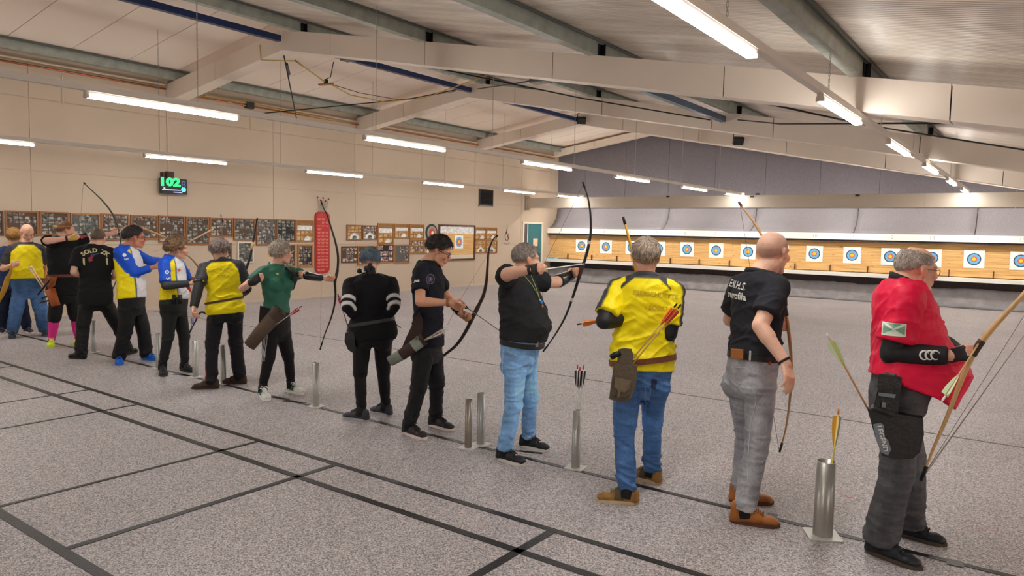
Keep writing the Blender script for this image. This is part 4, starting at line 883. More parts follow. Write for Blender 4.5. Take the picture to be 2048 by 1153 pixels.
def folds(P, me, amp, style, seed=0, hem=-1):
    co = get_co(me); no = get_no(me); x, y, h = local(P, co); d = np.zeros(len(co))
    if style == 'shirt':
        a = co[:, 2]*1; u = np.stack([x*5+h*3+seed, y*5+h*2, h*P.T*16+x*6*np.sign(y+1e-6)+seed], 1); v = np.stack([x*9-h*5, y*9+seed*2, h*P.T*9-x*5], 1)
        cr = lambda w_: 1.5*np.clip(1-1.7*np.abs(pn(w_)), 0, 1)**1.6-.45
        d += cr(u)*amp*(.35+.8*np.exp(-((h-.28)/.2)**2))+cr(v+7)*amp*.5+pn(np.stack([x*26+h*30, y*26, h*P.T*10], 1)+3)*amp*.2
        d *= sst(hem-.0, hem+.16, h)*.75+.25
    else:
        for i in (0, 1):
            J, K, A = P.J[i], P.K[i], P.A[i]
            q = ((co-J) @ r_(P, i)) if False else None
        z = co[:, 2]; zk = (P.K[0][2]+P.K[1][2])/2
        u = np.stack([co[:, 0]*6+seed, co[:, 1]*6, z*(21 if style == 'jeans' else 13)+x*9], 1)
        m = .18+.75*np.exp(-((z-zk)/.11)**2)+1.2*np.exp(-((z-.13)/.09)**2)+.6*np.exp(-((z-P.Pc[2]+.08)/.08)**2)
        cr = lambda w_: 1.4*np.clip(1-1.8*np.abs(pn(w_)), 0, 1)**1.7-.4
        d += cr(u)*amp*m+pn(np.stack([co[:, 0]*8, co[:, 1]*8, z*5], 1)+seed)*amp*.7+cr(np.stack([co[:, 0]*13, co[:, 1]*13, z*40+y*12], 1))*amp*.4*m
        d *= sst(.16, .02, h)*.9+.1
    set_co(me, co+no*d[:, None]); return me
def shirt(P, hem=-.05, sleeve=(.62, .62), off=.014, col=None, m=None, amp=.006, name='shirt', sr=1.0, flare=.03, hi=.985, long=None, collar=None, seed=0, cuff=1.0, drop=0.):
    sp = P.sp; k = P.k; V = Vol(); V.rings(P.sections(hem, hi, off, flare, True, drop)); aw = sp.get('aw', 1)*k
    for i in (0, 1):
        S_, E, Wp = P.S[i], P.E[i], P.Wr[i]; V.cap(P.Pc+P.U*P.T*.945, S_, .047*k+off*.6, .050*aw+off*.8)
        s = sleeve[i]
        if long and long[i]:
            V.cap(S_, E, .051*aw+off, .044*aw+off); e = E+(Wp-E)*long[i]; V.frus(E, e, .045*aw+off*.8, (.030*aw+off*.8)*cuff)
        else: V.frus(S_, S_+(E-S_)*s, .051*aw+off*.8, (.050*aw+off*.95)*sr); V.ell(S_, (.051*aw+off*.8,)*3)
    if sp.get('bust'):
        for s in (1, -1): f, r = P.axes(.72); V.ell(P.Pc+P.U*P.T*.66+r*s*.07*sp.get('w', 1)+f*.075*sp.get('dp', 1), (.075+off, .07+off, .08+off))
    me = V.grow(name, P.vox, 3); folds(P, me, amp, 'shirt', seed, hem); co = get_co(me); x, y, h = local(P, co)
    c = np.tile(np.array(col if not callable(col) else (0, 0, 0), float), (len(co), 1))
    P.no = get_no(me)
    if callable(col): c = col(P, co, x, y, h)
    paint(me, c); P.sb = bvh(me); P.shirt = link(name, me, m or m_cot, P.t)
    if collar:
        n = 26; ctr = P.Pc+P.U*P.T*collar.get('h', .985); f, r = P.axes(.95); a = (.062+collar.get('r', 0))*k*sp.get('nk', 1); pts = []; H_ = collar.get('t', .02)
        q = MB(); v = []
        tilt = collar.get('tilt', .25)
        for j in range(n+1):
            t = 2*math.pi*j/n; b = ctr+r*math.cos(t)*a*1.08+f*(math.sin(t)*a*1.02)-P.U*tilt*a*math.sin(t); o = nrm(r*math.cos(t)+f*math.sin(t))
            v += [b-o*.004-P.U*.015, b+o*.012-P.U*.015, b+o*.006+P.U*H_, b-o*.004+P.U*H_]
        q.add(v, [(4*j+i, 4*j+(i+1) % 4, 4*j+4+(i+1) % 4, 4*j+4+i) for j in range(n) for i in range(4)])
        q.build('collar', mat('collar_%d_%d_%d' % collar['c'], collar['c'], .8), P.t, smooth=True)
    return P.shirt
def trousers(P, col, m=None, top=.16, rk=.066, rh=.062, rt=.096, amp=.006, style='plain', bottom=.075, name='trousers', stop=None, fade=None, off=.012):
    k = P.k; V = Vol(); V.rings(P.sections(-.22, top, off)); th = P.sp.get('tw', 1)
    for i in (0, 1):
        J, K, A = P.J[i], P.K[i], P.A[i]; An = A+np.array((0, 0, bottom-A[2]))+P.feet[i][1]*.0
        if stop: An = K+(A-K)*stop
        V.cap(J, K, rt*k*th, (rk+.006)*k*th); V.ell(K, (rk*k*th+.004,)*3); md = (K+An)/2; V.cap(K, md, rk*k*th, (rk*.5+rh*.5+.002)*k*th); V.frus(md, An, (rk*.5+rh*.5+.002)*k*th, rh*k, 1)
        V.ell(J-P.U*.05-P.axes(0)[0]*.04, np.array((.09, .09, .1))*k*th)
    me = V.grow(name, P.vox, 3); folds(P, me, amp, style, P.sp.get('seed', 0)); co = get_co(me); c = np.tile(np.array(col, float), (len(co), 1))
    if callable(fade): c = fade(P, co, c)
    elif style == 'jeans':   # worn pale fronts of the thighs and knees, darker seams
        x, y, h = local(P, co); fr = sst(-.02, .08, (co-P.Pc) @ P.f)*np.exp(-((co[:, 2]-P.K[0][2]-.12)/.26)**2); n = pn(co*np.array((18, 18, 9)))
        c = c*(1+.30*fr+.10*n+.12*(1-2*np.abs(pn(co*np.array((10, 10, 34))))))[:, None]
    paint(me, c); P.tb = bvh(me); P.tr = link(name, me, m or m_cot, P.t); return P.tr
def shoes(P, col, sole=(225, 222, 215), m=None, lace=None, style='sneaker', toe=None, names='shoe'):
    out = []
    for i in (0, 1):
        a, d, L = P.feet[i]; L = max(L, .27)*P.sp.get('shl', 1); s = np.cross((0, 0, 1), d); V = Vol(); up = np.array((0, 0, 1.)); w = .052
        a = a+np.array((0, 0, 0)); q = lambda u, v, z: a+d*u*L+s*v+up*z
        hh = .075 if style != 'boot' else .105
        V.cap(q(.12, 0, .05), q(.12, 0, hh), .036, .036); V.cap(q(.12, 0, .045), q(.55, 0, .042), .038, .043, 1, s); V.ell(q(.74, 0, .035), (.05, .05, .032), None) ; V.ell(q(.84, 0, .03), (.043, .043, .026)); V.cap(q(.2, 0, hh-.005), q(.56, 0, .062), .036, .030); V.cap(q(.1, 0, .03), q(.85, 0, .026), .036, .034)
        me = V.grow(names, min(P.vox, .008), 2); co = get_co(me); c = np.tile(np.array(col, float), (len(co), 1)); u = (co-a) @ d/L
        if toe is not None: c = np.where((np.abs(u-.45) < .12)[:, None] & ((co[:, 2] > .03)[:, None]), np.array(toe, float), c)
        c *= (1+.1*pn(co*30))[:, None]; co[:, 2] = np.maximum(co[:, 2], .014); set_co(me, co); paint(me, c); o = link(names, me, m or m_leather, P.t); out.append(o)
        pts = []; n = 26
        for j in range(n):
            t = 2*math.pi*j/n; cu = .5-.5*math.cos(t); wd = np.interp(cu, [0, .1, .35, .7, .9, 1], [.0, .032, .036, .05, .036, 0]); pts.append(q(cu*1.02-.01, wd*(1 if t < math.pi else -1), 0.001))
        MB().poly(pts, (0, 0, 1), .022 if style != 'boot' else .026).build('sole', mat('sole_%d_%d_%d' % sole, sole, .6), o)
        so = P.sp.get('sock', (30, 30, 32)); Ak = P.A[i]; MB().tube([Ak+up*(.0-Ak[2]+.045)+d*.01, Ak+up*(.10-Ak[2]), Ak+(P.K[i]-Ak)*.16], [.05, .045, .045], 16).build('sock', mat('sock_%d_%d_%d' % so, so, .9), P.t, smooth=True) if not P.sp.get('nosock') else None
        if lace:
            lm = MB()
            for k in range(5):
                u_ = .44+.05*k; z = float(np.interp(u_, [.44, .55, .66, .76], [.112 if style == 'boot' else .104, .094, .080, .068])); lm.tube([q(u_, -.024, z-.014), q(u_+.02, 0, z), q(u_+.012, .024, z-.014)], .0035, 5); lm.tube([q(u_, .024, z-.014), q(u_+.02, 0, z+.002), q(u_+.012, -.024, z-.014)], .0035, 5)
            for sg in (1, -1): lm.tube([q(.44, 0, .11), q(.42, .024*sg, .116), q(.46, .042*sg, .1), q(.47, .02*sg, .104)], .0028, 5)
            lm.build('laces', mat('lace_%d_%d_%d' % lace, lace, .8), o, smooth=True)
    return out
def hair(P, col, col2=None, th=.014, style='short', noise_=.004, front=.50, side=-.05, nape=-.62, strands=500, top=None, sl=.03, name='hair', extra=None):
    """closed cap lying on the skull inside its hairline, with combed strands on it"""
    hs = P.hs; nu, nv = 56, 40; ph = np.arange(nu)*2*math.pi/nu; tt = (np.arange(nv)+.5)/nv*math.pi; PH, TT = np.meshgrid(ph, tt)
    D = np.stack([np.sin(TT)*np.sin(PH), np.sin(TT)*np.cos(PH), np.cos(TT)], -1).reshape(-1, 3)
    az = np.abs(np.arctan2(D[:, 0], D[:, 1])); zl = np.interp(az, [0, .5, .95, 1.25, 1.6, 2.1, math.pi], [front, front, front*.55, side-.05, side, (side+nape)/2-.1, nape]); m = sst(zl-.05, zl+.09, D[:, 2]+.02*pn(D*9))
    if top is not None: m = m*(1-sst(top-.1, top+.12, D[:, 2]*.9+D[:, 1]*.28))
    T = -.014+m*(.014+th*(1+.35*pn(D*3.1+5)))+m*noise_*(pn(D*np.array((11, 11, 7)))+.6*pn(D*26))
    rad = np.array((.076, .098, .084)); C = np.array((0, -.014, .034)); L = C+D*rad+D*T[:, None]
    if extra: L = extra(L, D, m)
    Wd = P.Hd+(L*hs) @ P.M.T; n = nu
    f = [(i*n+j, (i+1)*n+j, (i+1)*n+(j+1) % n, i*n+(j+1) % n) for i in range(nv-1) for j in range(n)]+[tuple(range(n)), tuple((nv-1)*n+n-1-j for j in range(n))]
    V = [tuple(v) for v in Wd]; c1 = np.array(col, float); c2 = np.array(col2 or np.array(col)*.62, float); w_ = np.clip(.5+.6*pn(D*np.array((14, 14, 5))), 0, 1)[:, None]; cols = [c1*w_+c2*(1-w_)]
    rs = np.random.default_rng(len(COL.objects)); cnt = 0; ids = np.where(m > .55)[0]; hubs = np.array((0, -.3, .95)); nv0 = len(V)
    for q in rs.choice(ids, strands) if strands else []:
        d0 = D[q]; tg = nrm(d0*(d0 @ hubs)-hubs+rs.normal(0, .28, 3)); tg = nrm(tg-d0*(tg @ d0)); sd = np.cross(d0, tg); pts = []; ln = sl*rs.uniform(.6, 1.2); b = L[q]-d0*.002
        for s in range(4): u = s/3; pts.append(b+tg*ln*u+d0*(.001+.0035*math.sin(u*2.6)*(1+noise_*60)-.35*ln*u*u)+sd*.004*math.sin(u*3+q))
        wv = .0022; b0 = len(V); cc = c1*rs.uniform(.75, 1.18) if rs.random() < .6 else c2*rs.uniform(.8, 1.3)
        for s, p in enumerate(pts):
            w1 = wv*(1-.8*s/3); up_ = d0*w1*.8
            for z in (p-sd*w1, p+sd*w1, p+up_): V.append(tuple(P.Hd+P.M @ (z*hs)))
            cols.append(np.tile(cc, (3, 1)))
        for s in range(3):
            for e in range(3): f.append((b0+3*s+e, b0+3*s+(e+1) % 3, b0+3*s+3+(e+1) % 3, b0+3*s+3+e))
    me = bpy.data.meshes.new(name); me.from_pydata(V, [], f); me.update(); paint(me, np.concatenate(cols)); P.hair = link(name, me, m_hair, P.t); return P.hair
def band(P, trees, ctr, axis, h, th, m, name, r0=.6, n=40, dr=None, parent=None, arc=None, off=.002):
    """strip laid round the clothes or an arm: rays from outside find the surface"""
    axis = nrm(axis); x = nrm(np.cross(axis, (1, .3, .2) if dr is None else dr)); y = np.cross(axis, x); R = []; dirs = []
    for j in range(n):
        t = 2*math.pi*j/n; d = x*math.cos(t)+y*math.sin(t); best = .03
        for tr in trees:
            for e in (-h*.4, 0, h*.4):
                o = np.array(ctr)+axis*e+d*r0; hit = tr.ray_cast(Vector(o), Vector(-d), r0)
                if hit[0]: best = max(best, r0-hit[3])
        R.append(best); dirs.append(d)
    R = np.array(R); R = np.maximum(R, (np.roll(R, 1)+np.roll(R, -1)+R)/3)+off; v = []
    for d, r in zip(dirs, R):
        b = np.array(ctr); v += [b+d*r-axis*h/2, b+d*(r+th)-axis*h/2, b+d*(r+th)+axis*h/2, b+d*r+axis*h/2]
    q = MB().add(v, [(4*j+i, (4*((j+1) % n))+i, (4*((j+1) % n))+(i+1) % 4, 4*j+(i+1) % 4) for j in range(n) for i in range(4)])
    o = q.build(name, m, parent or P.t, smooth=False); return [np.array(ctr)+d*(r+th) for d, r in zip(dirs, R)]
def glove(P, i, m, name='glove', full=False, grow=.004):
    V = Vol(); a = P.sp['arm'+'RL'[i]]; s = P.k; W_ = P.Wr[i]-P.hd[i]*.02; d = P.hd[i]; pnv = P.palm(i); pnv = nrm(pnv-d*(pnv @ d)); t = np.cross(d, pnv)
    for o in (.028, .01, -.01, -.026): V.cap(W_+t*o*.7, W_+d*.1*s+t*o, .0135+grow, .0125+grow)
    V.cap(W_-d*.01, W_+d*.02, .027+grow, .026+grow)
    if full:
        for tp, o in zip(P.tips[i][:3], (.028, .01, -.01)): V.cap(W_+d*.105*s+t*o*(1, -1)[i]*a.get('ts', 1), tp, .0125, .0105)
    me = V.grow(name, min(P.vox, .008), 2); return link(name, me, m, P.t)
def sleeve(P, i, a, b, m, name='arm_sleeve', grow=.004, mesh_only=False):
    """a,b in 0..2 along shoulder-elbow-wrist"""
    pt = lambda t: P.S[i]+(P.E[i]-P.S[i])*t if t <= 1 else P.E[i]+(P.Wr[i]-P.E[i])*(t-1)
    k = P.k*P.sp.get('aw', 1); rr = lambda t: np.interp(t, [0, 1, 1.3, 2], [.051, .042, .043, .029])*k+grow; V = Vol(); ts = sorted({a, b}|{t for t in (1., 1.3) if a < t < b})
    for t0, t1 in zip(ts[:-1], ts[1:]):
        V.frus(pt(t0), pt(t1), rr(t0), rr(t1))
        if t1 != b: V.ell(pt(t1), (rr(t1),)*3)
    me = V.grow(name, min(P.vox, .009), 2); 
    return link(name, me, m, P.t)
def printed(P, txt, size, lx, h, m, name='print', back=True, rot=0., tree=None, bold=.002, curve=0., fn=None, shear=0, sx=1., align='CENTER'):
    f, r = P.axes(.75); d = -f if back else f; ax = r if back else -r; c0 = P.Pc+P.U*P.T*h+ax*lx; tr = tree or P.sb
    def mp(u, v):
        if curve: a = u/curve; u, v = (curve+v)*math.sin(a), (curve+v)*math.cos(a)-curve
        u, v = u*math.cos(rot)-v*math.sin(rot), u*math.sin(rot)+v*math.cos(rot); p = c0+ax*u+P.U*v; o = p+d*.6; hit = tr.ray_cast(Vector(o), Vector(-d), 1.0)
        return (np.array(hit[0])+d*.003) if hit[0] else p+d*.1
    return text_mesh(txt, size, mp, name, m, P.t, bold=bold, shear=shear, sx=sx, align=align)
def patch(P, pts, c, d, ax, up, m, name, tree, off=.003, sub=3):
    """small flat print polygon (u,v list) pressed on the cloth"""
    q = MB(); d = nrm(d)
    def mp(u, v):
        p = np.array(c)+ax*u+up*v; hit = tree.ray_cast(Vector(p+d*.5), Vector(-d), 1.1); return (np.array(hit[0])+d*off) if hit[0] else p
    def tri(a, b, c_, n):
        if n == 0: q.add([mp(*a), mp(*b), mp(*c_)], [(0, 1, 2)]); return
        ab, bc, ca = (a+b)/2, (b+c_)/2, (c_+a)/2
        for t in ((a, ab, ca), (ab, b, bc), (ca, bc, c_), (ab, bc, ca)): tri(*t, n-1)
    pts = [np.array(p, float) for p in pts]; cu = np.mean(pts, 0); n = len(pts)
    for i in range(n): tri(pts[i], pts[(i+1) % n], cu, sub)
    return q.build(name, m, P.t)
def glasses(P, m=None, s=1.):
    m = m or m_lens; q = MB(); hl = P.hl
    for sg in (1, -1):
        pts = [hl(sg*.032+.023*math.cos(a), .0985-.010*abs(math.cos(a)), .0+.017*math.sin(a)) for a in np.linspace(0, 2*math.pi, 17)]; q.tube(pts, .0018*s, 6, cap=False)
        q.tube([hl(sg*.056, .09, .006), hl(sg*.078, .06, .008), hl(sg*.086, -.01, .008), hl(sg*.084, -.03, -.008)], .0018*s, 6)
    q.tube([hl(-.009, .1, .004), hl(0, .107, .007), hl(.009, .1, .004)], .0016*s, 6); q.build('glasses', m, P.t, smooth=True)
# ------------------------------------------------------------------ archery gear
m_wood = mat('bow_light_wood', (208, 168, 114), .35, var=(5, .15), stretch=(8, 8, 1)); m_dwood = mat('bow_dark_wood', (46, 32, 26), .3, var=(6, .3)); m_string = mat('bow_string', (150, 140, 128), .6); m_dstring = mat('bow_string_dark', (64, 58, 54), .6)
m_grip = mat('grip_leather', (58, 38, 28), .6)
def spline(pts, n=6):
    pts = [np.array(p, float) for p in pts]; e = [2*pts[0]-pts[1]]+pts+[2*pts[-1]-pts[-2]]; out = []
    for i in range(1, len(e)-2):
        for k in range(n): t = k/n; a, b, c, d = e[i-1:i+3]; out.append(.5*((2*b)+(c-a)*t+(2*a-5*b+4*c-d)*t*t+(3*b-a-3*c+d)*t**3))
    return out+[pts[-1]]
def bow(pxs, P0, n, label, m, w=(.006, .017, .006), string=None, grip=None, sm=None, cat='bow', flat=.75, srad=.0014, tipm=None, plate=None):
    """limbs follow a curve that lies in the upright plane through P0 with normal n"""
    pts = spline([onplane(x, y, P0, n) for x, y in pxs], 7); N = len(pts); t = thing('bow', pts[N//2], label, cat)
    r = [np.interp(i/(N-1), [0, .18, .42, .58, .82, 1], [w[0], (w[0]+w[1])/2*.95, w[1], w[1], (w[1]+w[2])/2*.95, w[2]]) for i in range(N)]
    MB().tube(pts, r, 10, flat, side=n).build('limbs', m, t, smooth=True)
    if string:
        sp_ = [pts[0]]+[onplane(x, y, P0, n) if not isinstance(x, np.ndarray) else x for x, y in string]+[pts[-1]]; MB().tube(sp_, srad, 5).build('string', sm or m_string, t)
    if grip:
        i0, i1 = int(grip[0]*(N-1)), int(grip[1]*(N-1)); MB().tube(pts[i0:i1+1], [q+.0035 for q in r[i0:i1+1]], 12, flat, side=n).build('grip', grip[2] if len(grip) > 2 else m_grip, t, smooth=True)
    for e, s in ((0, 1), (N-1, -1)):
        MB().tube([pts[e], pts[e+3*s]], [w[0]+.0012, w[0]+.0028], 8).build('tip', tipm or m_black, t, smooth=True)
    if plate:
        for q in plate: i = int(q*(N-1)); MB().tube([pts[i], pts[i+1]], r[i]+.0025, 10, flat, side=n).build('binding', mat('pale_binding', (206, 200, 190), .5), t)
    return t, pts
def arrow(a, b, label, shaft, fl, nock=None, point=None, group=None, L=None, r=.0042, fs=1., cock=None):
    """a = nock end, b = point end (world)"""
    a, b = np.array(a), np.array(b); d = nrm(b-a)
    t = thing('arrow', (a+b)/2, label, 'arrow', group); MB().tube([a+d*.01, b], r, 7).build('shaft', shaft, t, smooth=True)
    MB().tube([a-d*.012, a, a+d*.022], [r*.8, r*1.35, r*1.1], 7).build('nock', nock or fl, t, smooth=True)
    if point: MB().tube([b, b+d*.03], [r*1.1, .001], 7).build('point', point, t, smooth=True)
    x = nrm(np.cross(d, (0, 0, 1) if abs(d[2]) < .9 else (1, 0, 0))); y = np.cross(d, x)
    for k in range(3):
        g = math.radians(90+120*k); u = x*math.cos(g)+y*math.sin(g); s = nrm(np.cross(d, u)); q0 = a+d*.03
        pr = [(0, .001), (.004, .016), (.03, .0155), (.07, .009), (.1, .001)]
        MB().poly([q0+d*p*fs+u*(w_*fs**.5*1.1+r*.6) for p, w_ in pr]+[q0+d*.1*fs+u*r*.5, q0+u*r*.5], s, .0012).build('fletching', cock if (cock and k == 0) else fl, t)
    return t
# ================================================================== THE ARCHERS
def V3(*a): return np.array(a, float)
def viewdir(px): v = ray(px, 500); v[2] = 0; return nrm(v)
BLACK = (30, 30, 33)
m_beltb = mat('black_belt', (26, 24, 24), .45, bump=(60, .2)); m_beltbr = mat('brown_belt', (120, 66, 36), .5, var=(8, .15), bump=(60, .2)); m_buckle = mat('buckle_metal', (180, 176, 168), .3, .8); m_tan = mat('tan_leather', (176, 112, 52), .5, var=(8, .15), bump=(60, .2))
m_glove = mat('black_glove', (24, 22, 24), .55, bump=(120, .2)); m_sleeve = mat('black_arm_sleeve', (20, 20, 24), .62, bump=(120, .1))
m_guard = mat('arm_guard_black', (22, 22, 24), .25, bump=(20, .1)); m_white_p = mat('white_print', (232, 232, 230), .6)
# ---------- man in the red shirt
sp = dict(H=1.80, feet=[((1730, 1102), (1845, 1143)), ((1790, 1068), (1863, 1087))], pel=(1797, 795), nb=(1806, 561), hd=(1833, 541), rel=84, rels=82, relh=54, hs=1.1, hp=-4, w=1.06, dp=1.12, belly=.205, bh=.19, bs=.32, bcut=.32, nk=1.25, aw=1.16, vox=.007, skin=(228, 176, 152),
          armR=dict(e=(1783, 708), w=(1905, 712), h=(1945, 704), curl=.95, thumb=.9, grip=1), armL=dict(e=(1880, 690), w=(1925, 712), h=(1948, 704), en=False, wn=False, curl=1.0, thumb=.9, grip=1), seed=1, tw=1.05, stub=((150, 128, 112), .0))
P = person('man in red shirt with grey hair fringe and glasses, nearest archer, holding a bow', sp)
trousers(P, (78, 78, 82), m_denim, top=.26, rk=.076, rh=.082, amp=.006, style='jeans', bottom=.07)
shirt(P, .2, (.78, .78), .03, (224, 18, 66), m_poly, .010, sr=1.12, seed=3, drop=.26, hi=1.0, collar=dict(c=(20, 20, 24), h=.985, r=-.014, t=.03, tilt=.45))
shoes(P, (38, 40, 46), (74, 62, 54), lace=(30, 32, 38))
hair(P, (196, 186, 176), (150, 136, 126), th=.004, noise_=.001, front=.35, side=-.1, nape=-.6, strands=400, top=.62, sl=.012)
glasses(P)
for i in (0, 1): sleeve(P, i, .55, 1.93, m_sleeve, grow=.011)
for i in (0, 1): glove(P, i, m_glove, full=(i == 1))
band(P, [P.tb], P.Pc+P.U*P.T*.2-P.f*.0, P.U+P.f*.2, .042, .006, m_beltb, 'belt')
rr = P.axes(.5)[1]; tr = bvh(P.tr.data)
f_ = viewdir(1800); c0 = atd(1782, 640, P.d-.3); lr = nrm(np.cross(f_, (0, 0, 1)))
pf = [(-.058, .03), (.058, .03), (.058, -.038), (-.058, -.038)]
m_flagw = mat('flag_white', (222, 232, 218), .6); m_flagg = mat('flag_green', (126, 170, 142), .6)
def shirt_world(P): return BVHTree.FromPolygons([tuple(np.array(v.co)+ORG[P.t.name]) for v in P.shirt.data.vertices], [tuple(p.vertices) for p in P.shirt.data.polygons])
sb = shirt_world(P); cc = atd(1788, 656, P.d-.2)
patch(P, pf, cc, -f_, lr, V3(0, 0, 1), m_flagw, 'sleeve_flag', sb, .003)
for s in (1, -1): patch(P, [(s*.052, .02), (s*.006, -.004), (s*.052, -.03)], cc, -f_, lr, V3(0, 0, 1), m_flagg, 'flag_wedge', sb, .0045)
patch(P, [(-.036, .026), (.0, .004), (.036, .026)], cc, -f_, lr, V3(0, 0, 1), m_flagg, 'flag_wedge', sb, .0045)
# three open loops printed on the forearm sleeve
for j in range(3):
    c = atd(1849+11*j, 711, depth(P.Wr[0])-.06); q = MB(); pts = [c+lr*(.020*math.cos(a))+V3(0, 0, .023*math.sin(a)) for a in np.linspace(.5, 5.4, 14)]; q.tube(pts, [.002+.0035*math.sin(math.pi*i/13) for i in range(14)], 6); q.build('loop_print', m_white_p, P.t)
pl = P.gp(0); bn = nrm(np.cross(viewdir(1950), (0, 0, 1))); bn = viewdir(1950)
B13, bp = bow([(2150, 470), (2100, 520), (2048, 588), (2000, 640), (1972, 672), (1948, 706), (1926, 752), (1896, 830), (1868, 895), (1842, 962)], pl, bn, 'light wooden longbow held by the man in red, top beyond the frame', m_wood, (.007, .021, .006), string=[(1848, 950), (2048, 672)], grip=(.48, .58), srad=.0016)
arrow(atd(1886, 800, depth(pl)-.16), atd(1962, 680, depth(pl)-.03), 'arrow with white and green fletching held in the hand of the man in red', m_wood, mat('fletch_mint', (214, 240, 200), .6), m_white_p, None, fs=1.4, cock=mat('fletch_green', (170, 220, 120), .6))
# hip quiver
def pouch(name, label, parent_fn): pass
t = thing('quiver', atd(1795, 850, P.d-.25), 'black hip quiver with grey print hanging from the belt of the man in red', 'quiver')
dq = P.d-.27; a3 = lambda x, y, dd=0: atd(x, y, dq+dd); mq = mat('quiver_black', (22, 22, 25), .4, bump=(50, .25)); mq2 = mat('quiver_grey_print', (118, 128, 138), .5); 
vd = viewdir(1790)
def slab_px(pts, d0, thick, vd, bev=0): return [atd(x, y, d0) for x, y in pts], vd, thick
MB().poly([a3(*p) for p in ((1735, 820), (1790, 828), (1846, 838), (1848, 870), (1840, 905), (1826, 918), (1790, 920), (1764, 912), (1752, 880))], vd, .07).build('pouch_body', mq, t)
MB().poly([a3(x, y, -.012) for x, y in ((1762, 752), (1800, 757), (1803, 762), (1795, 835), (1745, 822))], vd, .05).build('upper_pocket', mq, t)
MB().poly([a3(x, y, -.02) for x, y in ((1758, 748), (1804, 755), (1802, 782), (1754, 776))], vd, .012).build('pocket_flap', mq, t)
MB().poly([a3(x, y, -.022) for x, y in ((1757, 786), (1792, 790), (1789, 797), (1756, 792))], vd, .006).build('label_strip', mq2, t)
MB().poly([a3(x, y, -.018) for x, y in ((1764, 806), (1772, 807), (1771, 816), (1763, 815))], vd, .004).build('badge', mq2, t)
MB().poly([a3(x, y, -.008) for x, y in ((1746, 850), (1760, 846), (1768, 852), (1769, 875), (1776, 882), (1782, 900), (1776, 912), (1762, 906), (1752, 880))], vd, .006).build('grey_print', mq2, t)
qc = a3(1764, 878, -.011); uu = nrm(a3(1772, 905)-a3(1758, 852)); 
text_mesh('LEGEND', .038, lambda u, v: qc+uu*u-np.cross(uu, vd)*v*-1+V3(0, 0, 0), 'lettering', m_white_p, t, bold=.001)
MB().poly([a3(x, y, -.03) for x, y in ((1741, 818), (1750, 815), (1796, 828), (1796, 836))], vd, .09).build('rim', mq, t)
MB().bar(a3(1780, 748, .05), a3(1775, 770, .03), .06, .02).build('belt_loop', mq, t)
arrow(a3(1656, 672, .0), a3(1742, 830, .02), 'wooden arrow with green and white fletching leaning out of the hip quiver', mat('arrow_wood', (206, 156, 108), .5), mat('fletch_lime', (186, 232, 140), .6), m_white_p, None, fs=1.7, r=.005, cock=mat('fletch_mint'))
# ---------- bald man in grey jeans
sp = dict(H=1.80, feet=[((1460, 1044), (1560, 1056)), ((1458, 1003), (1547, 1010))], pel=(1503, 752), nb=(1521, 540), hd=(1546, 507), rel=52, rels=46, relh=30, hs=1.14, hp=-4, w=.90, sw=.86, dp=1.0, belly=.02, nk=1.15, aw=1.12, vox=.007, skin=(238, 192, 166),
          armR=dict(e=(1520, 652), w=(1572, 728), h=(1582, 768), curl=.32, thumb=.3), armL=dict(e=(1460, 640), w=(1562, 655), h=(1580, 648), en=False, wn=False, curl=1.0, grip=1), seed=2, stub=((150, 118, 104), .45), shf=0)
P = person('bald man in black T-shirt and grey jeans seen from behind, holding a longbow', sp)
trousers(P, (158, 160, 166), m_denim, top=.24, rk=.066, rh=.064, amp=.0065, style='jeans', bottom=.08)
shirt(P, .2, (.72, .72), .018, (40, 41, 47), m_cot, .009, sr=1.15, seed=5, collar=dict(c=(36, 37, 42), h=.965, t=.012, r=.008))
shoes(P, (172, 108, 54), (96, 58, 40), lace=(120, 70, 34), style='boot')
sb = shirt_world(P)
band(P, [P.tb], P.Pc+P.U*P.T*.185, P.U, .04, .006, m_beltb, 'belt')
bk = atd(1474, 708, P.d-.12); MB().obox(bk, nrm(np.cross(viewdir(1474), (0, 0, 1))), (0, 0, 1), viewdir(1474), .036, .028, .012).build('tan_belt_pouch', m_tan, P.t)
MB().obox(atd(1500, 712, P.d-.14), nrm(np.cross(viewdir(1474), (0, 0, 1))), (0, 0, 1), viewdir(1474), .006, .028, .008).build('belt_loop', mat('jeans_loop', (190, 190, 194), .8), P.t)
printed(P, 'E.N.H.S.', .066, -.085, .84, m_white_p, 'print', True, -.12, sb, .0008, shear=.25)
printed(P, 'monrofila', .062, -.085, .74, m_white_p, 'print', True, -.08, sb, .0012)
band(P, [bvh(P.body.data)], P.Wr[0]-ORG[P.t.name]+(P.E[0]-P.Wr[0])*.02, P.Wr[0]-P.E[0], .02, .004, m_beltb, 'watch_strap', .09) if False else sleeve(P, 0, 1.9, 1.96, m_beltb, 'watch_strap', .006)
for tx, ty, w_ in ((1538, 727, .02),): MB().obox(atd(tx, ty, P.d-.17), nrm(np.cross(viewdir(1540), (0, 0, 1))), (0, 0, 1), viewdir(1540), .012, .01, .003).build('pocket_tag', mat('tag_red', (150, 70, 58), .6), P.t)
pl = P.gp(1)
bow([(1477, 404), (1492, 424), (1510, 448), (1530, 485), (1549, 535), (1563, 585), (1574, 640), (1581, 700), (1583, 750), (1579, 805), (1571, 860), (1559, 905)], pl, viewdir(1560), 'honey coloured longbow held by the bald man, tip above his head', m_wood, (.006, .016, .006), string=[(1480, 410), (1557, 895)], grip=(.46, .54), sm=m_dstring, tipm=mat('horn_nock', (58, 48, 34), .4))
